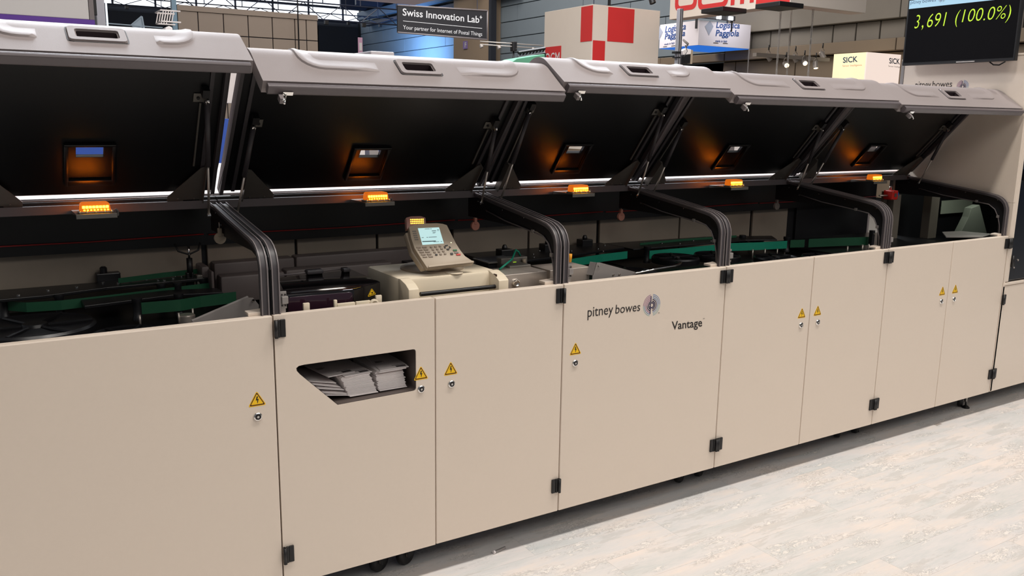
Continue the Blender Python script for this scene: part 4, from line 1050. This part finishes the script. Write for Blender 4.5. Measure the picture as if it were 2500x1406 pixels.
a, c = at(233, 8, 'y', 8), at(259, 60, 'y', 8)
solo('grey_column', MB().box(a.x, c.x, 8, 8.3, 0, 5.2, .01), mat('grey_column_paint', (124, 120, 122), .6), 'grey square column right of the white header board', 'column')
a, c = at(259, 8, 'y', 9), at(265, 60, 'y', 9)
solo('window_edge', MB().box(a.x, c.x, 9, 9.1, 1.5, 3.6, .006), mat('white_window_glow', (226, 236, 250), emit=1.3), 'narrow bright vertical window edge beside the grey column', 'lamp')  # glowing slab that stands for the bright edge of a window
# white lattice box and sail beyond
y = 12
a, c = at(394, 52, 'y', y), at(424, 27, 'y', y)
t = thing('lattice_box', ((a.x+c.x)/2, y+.2, a.z), 'small white lattice box hanging above the hoods, left of the partition', 'lattice frame')
for yy in (y, y+.45):
    for zz in (a.z, c.z): part('bar', MB().tube([(a.x, yy, zz), (c.x+.1, yy, zz)], .012, 6), m_paper, t)
    n = 5
    for k in range(n): part('bar', MB().tube([(a.x+(c.x-a.x)*k/n, yy, a.z), (a.x+(c.x-a.x)*(k+1)/n, yy, c.z)], .009, 6), m_paper, t)
for zz in (a.z, c.z): part('bar', MB().tube([(a.x, y, zz), (a.x, y+.45, zz)], .012, 6), m_paper, t)
part('cable', MB().tube([(a.x+.05, y+.2, c.z), (a.x+.05, y+.2, c.z+2.4)], .006, 6), m_truss, t)
y = 13
b = MB(); p = [at(u, v, 'y', y) for u, v in ((320, 62), (346, 40), (350, 62), (334, 74))]
b.prism(p, (0, .05, 0)); b.tube([p[0], p[1]], .015, 6); b.tube([p[1], p[2]], .015, 6); b.tube([p[2], p[3]], .015, 6); b.tube([p[0]-Vector((.5, 0, -.01)), p[2]+Vector((.3, 0, -.02))], .010, 6)
b.tube([p[2], (p[2].x, y, FZ)], .02, 6)
solo('pale_sail', b, mat('pale_blue_grey_sail', (150, 166, 180), .6), 'pale blue-grey pointed sail on a thin rail left of the partition', 'sail')
y = 11
a, c = at(396, 62, 'y', y), at(422, 76, 'y', y)
t = solo('white_projector', MB().prism([(a.x, y, c.z-.2), (c.x, y, c.z-.2), (c.x, y, a.z-.02), (c.x-.05, y, a.z), (a.x+.04, y, a.z-.03)], (0, .25, 0), .015).tube([((a.x+c.x)/2, y+.12, FZ), ((a.x+c.x)/2, y+.12, c.z-.19)], .03, 8), m_paper, 'white box-shaped fitting just above the hood edge beside the partition', 'fitting')

# soffit board overhead
q = at(1012, 13, 'z', 3.05); r_ = at(1076, 1, 'z', 3.05)
t = solo('soffit_board', MB().box(q.x-2.6, q.x, q.y-2.4, q.y, 3.05, 3.3, .01), mat('pale_mauve_board', (188, 172, 182), .6, var=.02), 'pale mauve board hanging overhead above the black banner', 'board')

# black banner
m_banner = mat('black_banner_cloth', (22, 20, 24), .6, var=.1)
m_white = mat('white_lettering', (206, 204, 204), .6, var=.02)
yb = 9.0
cs = [at(u, v, 'y', yb) for u, v in ((971, 79), (1189, 97), (1190, 26), (971, 13))]
bn = thing('hanging_banner', ((cs[0]+cs[2])/2)[:], 'black hanging banner with two lines of white lettering', 'banner')
part('cloth', MB().prism(cs, (0, .03, 0)), m_banner, bn)
b = MB(); b.tube([cs[3], cs[2]], .012, 8); b.tube([cs[0], cs[1]], .012, 8); b.tube([cs[1], cs[2]], .010, 8); part('edge_rod', b, m_trim, bn)
for q in (cs[3].lerp(cs[2], .12), cs[3].lerp(cs[2], .88)): part('cord', MB().tube([q, q+Vector((0, 0, 3))], .005, 6), m_truss, bn)
B = lambda u, v: at(u, v, 'y', yb-.002)
text('lettering', 'Swiss Innovation Lab', m_white, bn, B(983, 38), B(1170, 56.5), B(983, 20), bold=.012)
text('lettering', '+', m_white, bn, B(1171, 46), B(1177, 46.6), B(1171, 37.5), bold=.02)
part('line', MB().prism([B(984, 50.3), B(1177, 68.8), B(1177, 70), B(984, 51.5)], (0, -.002, 0)), m_white, bn)
text('lettering', 'Your partner for Internet of Postal Things', m_white, bn, B(984, 74), B(1177, 91), B(984, 61))

# red and white checked cube
m_fab = mat('white_banner_fabric', (204, 192, 180), .7, var=.02, scale=6)
m_redf = mat('red_banner_fabric', (190, 34, 34), .65, var=.04, scale=6)
def hang_box(name, corner, left, right, yr, zb, label, m, cat='hanging sign', ztop=None, soffit=None, thick=.04, corner_only=False):
    """axis-aligned hanging box; corner pixel is the near top (or bottom) edge corner on the plane y = yr"""
    k = at(*corner, 'y', yr); xr = at(*right, 'y', yr).x; yl = at(*left, 'x', k.x).y
    z0, z1 = (zb, k.z) if ztop is None else (k.z, ztop)
    t = thing(name, ((k.x+xr)/2, (yr+yl)/2, z0), label, cat)
    part('front_sheet', MB().box(k.x, xr, yr, yr+thick, z0, z1, .004), m, t)
    part('side_sheet', MB().box(k.x, k.x+thick, yr+thick, yl, z0, z1, .004), m, t)
    if corner_only:
        part('ledge', MB().box(k.x+thick, xr, yr+thick, yr+.30, z0, z0+.015), mat('pale_pink_ledge', (200, 176, 166), .6), t); part('ledge', MB().box(k.x+thick, k.x+.30, yr+.305, yl, z0, z0+.015), mat('pale_pink_ledge'), t)
        return t, k, xr, yl, z0, z1
    part('far_sheet', MB().box(xr-thick, xr, yr+thick, yl, z0, z1, .004), m, t); part('back_sheet', MB().box(k.x+thick, xr-thick, yl-thick, yl, z0, z1, .004), m, t)
    if soffit: part('soffit', MB().box(k.x+.01, xr-.01, yr+.01, yl-.01, z0-.012, z0-.001), soffit, t)
    return t, k, xr, yl, z0, z1
t, k, xr, yl, z0, z1 = hang_box('checked_cube', (1447, 10), (1330, 34), (1612, 24), 10.0, 1.2, 'big white cube sign with red squares at its near corner', m_fab)
yq = 9.996; xq = k.x-.004
def patch(name, px, axis, val, th, m, par): part(name, MB().prism([at(u, v, axis, val) for u, v in px], th), m, par)
F = lambda u: at(u, 60, 'y', yq).x; G = lambda u, v=60: at(u, v, 'x', xq).y
za, zb = at(1515, 103, 'y', yq).z, k.z-.02; zc2 = at(1463, 150, 'y', yq).z-.3
part('red_square', MB().box(F(1484), F(1548), yq, yq+.004, za, zb), m_redf, t)
part('red_square', MB().box(F(1449), F(1479), yq, yq+.004, zc2, za-.0), m_redf, t)
part('red_square', MB().box(xq, xq+.004, G(1446), G(1418), at(1432, 101, 'x', xq).z, zb), m_redf, t)
l0, l1 = at(1331, 116, 'x', xq), at(1370, 111, 'x', xq)
part('red_label', MB().box(xq, xq+.004, l1.y, l0.y, l0.z-.42, (l0.z+l1.z)/2), m_redf, t)
text('lettering', 'OCM', m_white, t, (xq-.002, G(1333), l0.z-.32), (xq-.002, G(1368), l0.z-.32), (xq-.002, G(1333), l0.z-.11), label='white lettering')
part('hanging_wire', MB().tube([(k.x+.1, 10.1, z1), (k.x+.1, 10.1, z1+3)], .008, 6), m_truss, t); part('hanging_wire', MB().tube([(k.x+.45, 10.1, z1), (k.x+.45, 10.1, z1+3)], .03, 6), m_black, t)

# large overhead sign with red rounded letters
t, k, xr, yl, z0, z1 = hang_box('overhead_sign', (1929, 10), (1634, 50), (2113, 33), 7.0, 0, 'large white overhead sign with red rounded letters', m_fab, ztop=at(1929, 10, 'y', 7.0).z+1.3, corner_only=True)
xq = k.x-.004; H = lambda u, v: at(u, v, 'x', xq)
zsign = z0; zO = H(1668, 26).z; zi = H(1668, 14).z; zC = H(1745, 17).z
def letter_ring(name, y0, y1, zb, h, th, par, gap=False):
    """rounded letter on the side sheet; y0 is its left side as seen"""
    w_ = y0-y1; R_ = th*1.6
    o = roundpoly([(0, 0), (w_, 0), (w_, h), (0, h)], R_, 5); i_ = roundpoly([(th, th), (w_-th, th), (w_-th, h-th), (th, h-th)], R_*.5, 5)
    b = MB(); n = len(o)
    for q in range(n):
        r = (q+1) % n
        if gap and min(o[q][0], o[r][0]) > w_-th*.9 and .25*h < (o[q][1]+o[r][1])/2 < .75*h: continue
        b.prism([(xq, y0-p[0], zb+p[1]) for p in (o[q], o[r], i_[r], i_[q])], (.004, 0, 0))
    part(name, b, m_redf, par)
letter_ring('red_letter', H(1648, 5).y, H(1701, 5).y, zO, .95, abs(zi-zO), t)
letter_ring('red_letter', H(1704, 5).y, H(1777, 5).y, zC-.02, .95, abs(zi-zO), t, True)
b = MB(); ya, yb2 = H(1784, 2).y, H(1840, 2).y; th = abs(zi-zO)
for yy in (ya, (ya+yb2)/2+th/2, yb2+th): b.box(xq, xq+.004, yy-th, yy, zC-.01, zC+.94)
b.box(xq, xq+.004, yb2+.02, ya, zC+.86, zC+.94); part('red_letter', b, m_redf, t)
zr_ = H(1885, 12.5).z
part('red_square', MB().box(xq, xq+.004, 7.01, H(1845, 12).y, zr_, z1), m_redf, t)
for (u0, v0), (u1, v1), lab in (((1718, 42), (1815, 32), 'dark flat floodlight under the red letters of the overhead sign'), ((1862, 28), (1942, 23), 'dark flat floodlight under the near corner of the overhead sign')):
    q = at((u0+u1)/2, (v0+v1)/2, 'z', z0-.10)
    solo('floodlight', MB().box(q.x-.28, q.x+.28, q.y-.25, q.y+.25, z0-.075, z0+.001, .01), m_black, lab, 'lamp', 'floodlights under the overhead sign')

# white lettered hanging box with a blue underside
m_wfab = mat('cool_white_fabric', (214, 208, 214), .7, var=.02, scale=6)
t, k, xr, yl, z0, z1 = hang_box('blue_bottomed_sign', (1704, 110), (1609, 124), (1830, 119), 13.0, 0, 'white square hanging sign with blue lettering and a blue underside', m_wfab, ztop=at(1706, 49, 'y', 13).z, soffit=mat('blue_glow_soffit', (40, 120, 230), emit=.75))  # blue light on the underside is put in as a glow of its colour
m_bluei = mat('blue_lettering', (24, 66, 130), .5)
yq = 12.994; xq = k.x-.006
def sgn(P, u, text_items, dia):
    for body, q0, q1, q2, sh in text_items: text('lettering', body, m_bluei, t, P(*q0), P(*q1), P(*q2), shear=sh, bold=.015)
    part('diamond', MB().prism([P(*q) for q in dia], (.002, .002, 0)), mat('grey_blue_diamond', (150, 156, 172), .5), t)
P = lambda u, v: at(u, v, 'y', yq)
sgn(P, 0, (('Logistica', (1748.5, 73), (1806, 74.5), (1748.5, 53), .2), ('Paggiola', (1747, 93), (1804, 93.5), (1747, 72.5), .2), ('made in Italy', (1746, 104), (1776, 105), (1746, 97), .35)), [(1733.4, 50.3), (1742, 64.6), (1730.7, 86.4), (1721, 64.6)])
part('line', MB().prism([P(1742, 105.2), P(1754, 106), P(1754, 104.6), P(1742, 103.8)], (0, .002, 0)), m_ink, t); part('line', MB().prism([P(1765, 106.4), P(1777, 107), P(1777, 105.6), P(1765, 105)], (0, .002, 0)), m_ink, t)
P = lambda u, v: at(u, v, 'x', xq)
sgn(P, 0, (('Logistica', (1623.5, 85), (1674, 77), (1624, 64), .2), ('Paggiola', (1622.5, 101), (1672, 92), (1623, 82), .2), ('made in Italy', (1621, 112), (1647, 108), (1621.5, 106), .35)), [(1609, 62), (1618.5, 78), (1609, 98), (1604, 80)])
part('line', MB().prism([P(1619, 115), P(1628, 114), P(1628, 112.8), P(1619, 113.8)], (.002, 0, 0)), m_ink, t); part('line', MB().prism([P(1639, 113), P(1648, 112), P(1648, 110.6), P(1639, 111.6)], (.002, 0, 0)), m_ink, t)
part('light_bar', MB().box(k.x-.1, k.x+1.1, 12.90, 12.98, z1+.04, z1+.16, .01), m_black, t)
for dx in (.45, .85): part('lamp_head', MB().box(k.x+dx, k.x+dx+.14, 12.86, 12.90, z1+.05, z1+.14, .01), mat('cool_lamp_glow', lincol=(.9, .93, 1), emit=4), t)
for dx in (-.1, 1.06): part('bar_post', MB().box(k.x+dx, k.x+dx+.04, 12.985, 13.03, z1-.2, z1+.1), m_black, t)
lo_ = bpy.data.lights.new('sign_lamp', 'AREA'); lo_.energy = 12; lo_.size = .5; lo_.color = (.93, .94, 1)
for tx, ty in ((k.x+.9, 12.3), (k.x-.6, 14)):
    o = bpy.data.objects.new('sign_lamp', lo_); C.objects.link(o); o.location = (tx, ty, z1+.35); o.rotation_euler = (Vector((tx+.15, ty+.5, z0))-o.location).to_track_quat('-Z', 'Y').to_euler()

# bright lit cube sign
m_l1 = mat('warm_lit_sign', (255, 236, 192), emit=.95); m_l2 = mat('lit_sign', (246, 226, 214), emit=.92)
k = at(2118, 127, 'y', 9.0); yl = at(2036, 134, 'x', k.x).y; xr = at(2240, 139, 'y', 9.0).x
t = thing('lit_cube_sign', ((k.x+xr)/2, 9.4, 1.2), 'glowing cream cube sign with dark blue lettering beyond the hoods', 'sign')
part('front_sheet', MB().box(k.x, xr, 9, 9.03, 1.2, k.z, .004), m_l2, t); part('side_sheet', MB().box(k.x, k.x+.03, 9.031, yl, 1.2, k.z, .004), m_l1, t)
m_sick = mat('dark_blue_lettering', (34, 70, 96), .5); m_tl = mat('salmon_lettering', (214, 150, 110), .5)
P = lambda u, v: at(u, v, 'x', k.x-.004)
text('lettering', 'SICK', m_sick, t, P(2058, 154), P(2094, 151), P(2058, 140), bold=.02); text('lettering', 'Sensor Intelligence.', m_tl, t, P(2057, 164.5), P(2105, 162), P(2057, 158.5))
P = lambda u, v: at(u, v, 'y', 8.996)
text('lettering', 'SICK', m_sick, t, P(2171, 155), P(2197, 157.5), P(2171, 141), bold=.02); text('lettering', 'Sensor Intelligence.', m_ink, t, P(2169, 164), P(2205, 167.5), P(2169, 159))
part('frame_post', MB().box(xr-.05, xr, 9.04, 9.1, 0, k.z), m_alu, t); part('frame_post', MB().box(k.x+.05, k.x+.1, 9.1, 9.15, 0, 1.3), m_alu, t)

# chains, spot lamps, mast
m_chain = mat('pale_steel_chain', (170, 164, 158), .4, metal=.4)
for (u0, v0), (u1, v1), y, lab in (((1829, 119), (1824, 180), 12.9, 'pale chain hanging from the corner of the blue-bottomed sign'), ((1906, 33), (1895, 182), 7.6, 'pale chain, first of three hanging under the overhead sign'), ((1932, 35), (1921, 186), 8.0, 'pale chain, middle one of three under the overhead sign'), ((1985, 28), (1973, 186), 7.2, 'pale chain, last of three under the overhead sign')):
    a, c = at(u0, v0, 'y', y), at(u1, v1+25, 'y', y); b = MB(); n = 22; c.x = a.x; a.z = zsign+1.6 if y < 9 else a.z
    for j in range(n):
        p, q = a.lerp(c, j/n), a.lerp(c, (j+1.25)/n); d = Vector((.012, 0, 0)) if j % 2 else Vector((0, .012, 0))
        b.tube([p-d, p+d, q+d, q-d, p-d], .0055, 5)
    solo('hanging_chain', b, m_chain, lab, 'chain', 'chains under the overhead signs')
m_bulb = mat('warm_lamp_glow', lincol=(1, .78, .45), emit=9); m_can = mat('grey_lamp_can', (150, 142, 136), .45, metal=.3)
def spot(u, v, y, lit, label, d, r=.055):
    q = at(u, v, 'y', y); d = Vector(d).normalized()
    t = thing('spot_lamp', q[:], label, 'lamp', 'small spot lamps on the far rail')
    part('can', MB().lathe([(r*.6, -.16), (r*.95, -.14), (r, 0), (r*.85, 0), (r*.8, -.02)], q, d, 18), m_can, t, 40)
    part('lens', MB().lathe([(.001, -.012), (r*.8, -.012), (r*.5, .004), (.001, .008)], q, d, 16), m_bulb if lit else m_trim, t, 40)
    up = q-d*.08+Vector((0, 0, .14)); part('yoke', MB().tube([q-d*.08+Vector((-r*1.1, 0, 0)), up+Vector((-r*1.1, 0, -.05)), up, up+Vector((r*1.1, 0, -.05)), q-d*.08+Vector((r*1.1, 0, 0))], .008, 6), m_can, t)
    part('clamp', MB().tube([up, up+Vector((0, 0, .10))], .014, 8), m_black, t)
spot(1921, 160, 9.5, True, 'lit spot lamp nearest the first chain', (-.5, -.8, -.35)); spot(1966, 155, 9.5, True, 'lit spot lamp between the last two chains', (-.5, -.8, -.35)); spot(1992, 167, 9.5, True, 'lit spot lamp pointing down right of the last chain', (-.1, -.3, -1))
spot(1946, 150, 9.7, False, 'unlit tilted spot lamp between the two lit ones', (.5, -.3, -.8)); spot(2012, 142, 9.7, False, 'pale unlit spot lamp near the glowing cube sign', (.3, -.5, -.9)); spot(1881, 147, 9.7, False, 'small unlit spot lamp left of the lit ones', (.6, -.2, -.7), .045)
a, c = at(1845, 135, 'y', 9.6), at(2026, 121, 'y', 9.6)
solo('lamp_rail', MB().box(a.x, c.x, 9.58, 9.68, a.z-.02, a.z+.05), m_can, 'short grey rail that carries the far spot lamps', 'rail')
y = 3.5
a, c = at(1665, 21, 'y', y), at(1651, 154, 'y', y)
t = thing('profile_mast', (a.x, y, 0), 'upright aluminium profile mast behind the lettered module, with a camera clamped on', 'mast')
part('profile', MB().box(a.x-.022, a.x+.022, y, y+.045, 0, a.z, .003), mat('pale_aluminium', (190, 188, 192), .35, metal=.6), t)
b = MB()
for dx in (-.012, .012): b.box(a.x+dx-.004, a.x+dx+.004, y-.0008, y, .5, a.z)
part('groove', b, m_ink, t)
q = at(1655, 128, 'y', y); part('clamp', MB().box(q.x-.032, q.x+.032, y-.006, y+.05, q.z-.010, q.z+.010, .002), m_black, t); q = at(1655, 140, 'y', y); part('clamp', MB().box(q.x-.026, q.x+.03, y-.006, y+.05, q.z-.006, q.z+.006, .002), m_black, t)
b = MB().tube([at(1668, 97, 'y', y), at(1680, 107, 'y', y), at(1674, 116, 'y', y)], .010, 8); b.tube([at(1669, 100, 'y', y-.02), at(1680, 110, 'y', y-.02)], .006, 8); part('arm', b, m_alu, t)
part('white_box', MB().prism([at(u, v, 'y', y) for u, v in ((1667, 124), (1676, 118), (1688, 121), (1687, 132), (1668, 134))], (0, .05, 0), .004), m_paper, t)
part('camera_body', MB().prism([at(u, v, 'y', y) for u, v in ((1667, 136), (1686, 134), (1685, 154), (1666, 156))], (0, .05, 0), .004), m_black, t)
part('pale_upright', MB().prism([at(u, v, 'y', y) for u, v in ((1687, 122), (1692, 122), (1690, 156), (1685, 156))], (0, .04, 0)), m_tan, t)
part('cable', MB().tube([at(1673, 110, 'y', y-.02), at(1678, 125, 'y', y-.03), at(1670, 138, 'y', y-.03), at(1673, 146, 'y', y-.02)], .0035, 6), m_ink, t)
# black stage lamp hanging above the cube
q = at(1594, 8, 'y', 9); d = Vector((.1, -.35, -.9)).normalized()
t = thing('stage_lamp', q[:], 'black stage lamp hanging over the right edge of the checked cube', 'lamp')
part('can', MB().lathe([(.03, -.25), (.05, -.2), (.055, 0), (.045, 0), (.04, -.03)], q, d, 18), m_black, t, 40); part('yoke', MB().tube([q-d*.12, q-d*.12+Vector((0, 0, .3))], .012, 8), m_black, t); part('lens', MB().lathe([(.001, -.02), (.042, -.02), (.03, -.01), (.001, -.008)], q, d, 14), m_bright, t)
# lamp boom left of the cube, green banner, small signs
y = 9.0; a, c = at(1172, 101, 'y', y), at(1325, 113, 'y', y)
t = thing('lamp_boom', ((a.x+c.x)/2, y, a.z), 'thin twin-tube lamp boom between the black banner and the checked cube', 'boom')
for dz in (0, -.045): part('tube', MB().tube([a+Vector((0, 0, dz)), Vector((c.x, y, a.z+dz))], .009, 8), m_chain, t)
for u in (1175, 1218, 1257, 1302):
    q = at(u, 112, 'y', y); part('lamp', MB().lathe([(.02, -.05), (.035, 0), (.03, 0), (.01, -.01)], Vector((q.x, y-.02, a.z-.09)), (.3, -.4, -.8), 12), m_can, t)
q = at(1254, 108, 'y', y); part('motor', MB().box(q.x-.035, q.x+.035, y-.05, y+.05, a.z-.12, a.z+.03, .01), m_black, t)
part('stand', MB().tube([(q.x, y, a.z-.12), (q.x, y, a.z-.35), (q.x+.05, y, a.z-.5)], .014, 8), m_black, t); part('stand', MB().tube([(q.x+.0, y, a.z-.3), (q.x-.05, y, .0)], .014, 8), m_black, t)
y = 6.0; p = [at(u, v, 'y', y) for u, v in ((1240, 158), (1330, 158), (1330, 132), (1262, 143))]
solo('green_canopy', MB().prism(p, (0, .3, 0), .005).tube([(p[1].x-.1, 6.15, FZ), (p[1].x-.1, 6.15, p[1].z+.02)], .02, 8), mat('sea_green_fabric', (92, 156, 124), .6), 'sea-green canopy edge peeking over the hoods left of the cube', 'canopy')
a, c = at(1265, 141, 'y', 6.4), at(1330, 130, 'y', 6.4); b = MB().tube([a, c], .02, 6); b.tube([a+Vector((0, 0, .06)), c+Vector((0, 0, .06))], .02, 6)
for j in range(8): b.tube([a.lerp(c, j/8), a.lerp(c, (j+1)/8)+Vector((0, 0, .06))], .01, 5)
b.tube([c, (c.x, c.y, FZ)], .02, 6)
solo('black_truss_bar', b, m_black, 'short black truss bar above the green canopy', 'truss')
y = 20; p0, p1 = at(875, 125, 'y', y), at(885, 92, 'y', y)
t = thing('aisle_flag', (p0.x, y, p0.z-.3), 'narrow pink and white aisle flag in the dark gap left of the blue wall', 'flag')
part('flag', MB().box(p0.x, p1.x, y, y+.03, p0.z-.3, p1.z, .005), mat('pale_pink_flag', (190, 150, 176), .6), t); part('white_field', MB().box(p0.x+.03, p1.x-.02, y-.004, y, p0.z+.02, p0.z+(p1.z-p0.z)*.62), m_white, t)
part('pole', MB().tube([((p0.x+p1.x)/2, y+.06, 0), ((p0.x+p1.x)/2, y+.06, p1.z)], .02, 8), m_trim, t)
p0, p1 = at(1132, 120, 'x', XW-.52), at(1141, 100, 'x', XW-.52)
t = thing('letter_sign', p0[:], 'small mauve letter sign on the beige pier', 'sign')
part('plate', MB().box(XW-.55, XW-.505, p1.y, p0.y, p0.z, p1.z), mat('mauve_plate', (130, 112, 170), .6), t)
P = lambda u, v: at(u, v, 'x', XW-.555); text('lettering', 'F', m_white, t, P(1134.5, 116), P(1138.5, 115), P(1134.5, 104), bold=.03)
# booth things just behind the machine, seen through the grip windows and between hoods
bw = thing('blue_booth_wall', (1.6, 4.2, 0), 'blue booth wall with white posts, seen through the hood grip windows', 'booth wall')
m_bl = mat('bright_blue_panel', (52, 92, 190), .5, var=.03)
xx = -1.0
while xx < 3.0:
    part('panel', MB().box(xx+.04, xx+.60, 4.2, 4.24, 0, 1.72, .003), m_bl, bw); part('post', MB().box(xx-.04, xx+.036, 4.17, 4.26, 0, 2.12, .003), m_paper, bw); xx += .64
part('header', MB().box(-1.04, 3.0, 4.18, 4.25, 1.84, 2.10, .003), m_paper, bw)
sc_t = thing('grey_counter', (5.0, 4.2, 0), 'grey and white counter behind the machine, glimpsed in the middle grip window', 'counter')
part('front', MB().box(4.2, 5.7, 4.2, 4.25, 0, 1.38, .003), m_paper, sc_t); part('top', MB().box(4.15, 5.75, 4.12, 4.8, 1.385, 1.42, .003), m_dark, sc_t); part('sloped_panel', MB().prism([(4.75, 4.3, 1.42), (4.95, 4.3, 1.42), (5.1, 4.3, 1.62), (4.6, 4.3, 1.62)], (0, .04, 0)), m_trim, sc_t)
rs = thing('striped_stand', (7.0, 4.2, 0), 'red and white striped stand glimpsed through a far grip window', 'stand')
for j in range(8): part('stripe', MB().box(6.5+.12*j, 6.5+.12*j+.118, 4.2, 4.25, 0, 1.6, .002), [m_redf, m_paper, m_trim, m_paper][j % 4], rs)
gc = thing('grey_cabinet', (9.4, 4.2, 0), 'plain grey cabinet glimpsed through the farthest grip window', 'cabinet')
part('body', MB().box(9.0, 9.9, 4.2, 4.7, 0, 1.6, .005), m_alu, gc); part('door_leaf', MB().box(9.03, 9.44, 4.185, 4.2, .05, 1.56, .004), m_trim, gc); part('door_leaf', MB().box(9.46, 9.87, 4.185, 4.2, .05, 1.56, .004), m_trim, gc)
a, c = at(905, 124, 'y', 1.9), at(963, 134, 'y', 1.9)
t = thing('white_carton', ((a.x+c.x)/2, 2.05, 0), 'flat grey-white case whose top shows over the second hood', 'case')
part('case_body', MB().box(a.x, c.x, 1.9, 2.3, c.z-.25, a.z, .006), mat('grey_white_case', (186, 180, 182), .5), t); part('stand', MB().box((a.x+c.x)/2-.03, (a.x+c.x)/2+.03, 2.05, 2.12, 0, c.z-.25), m_alu, t)
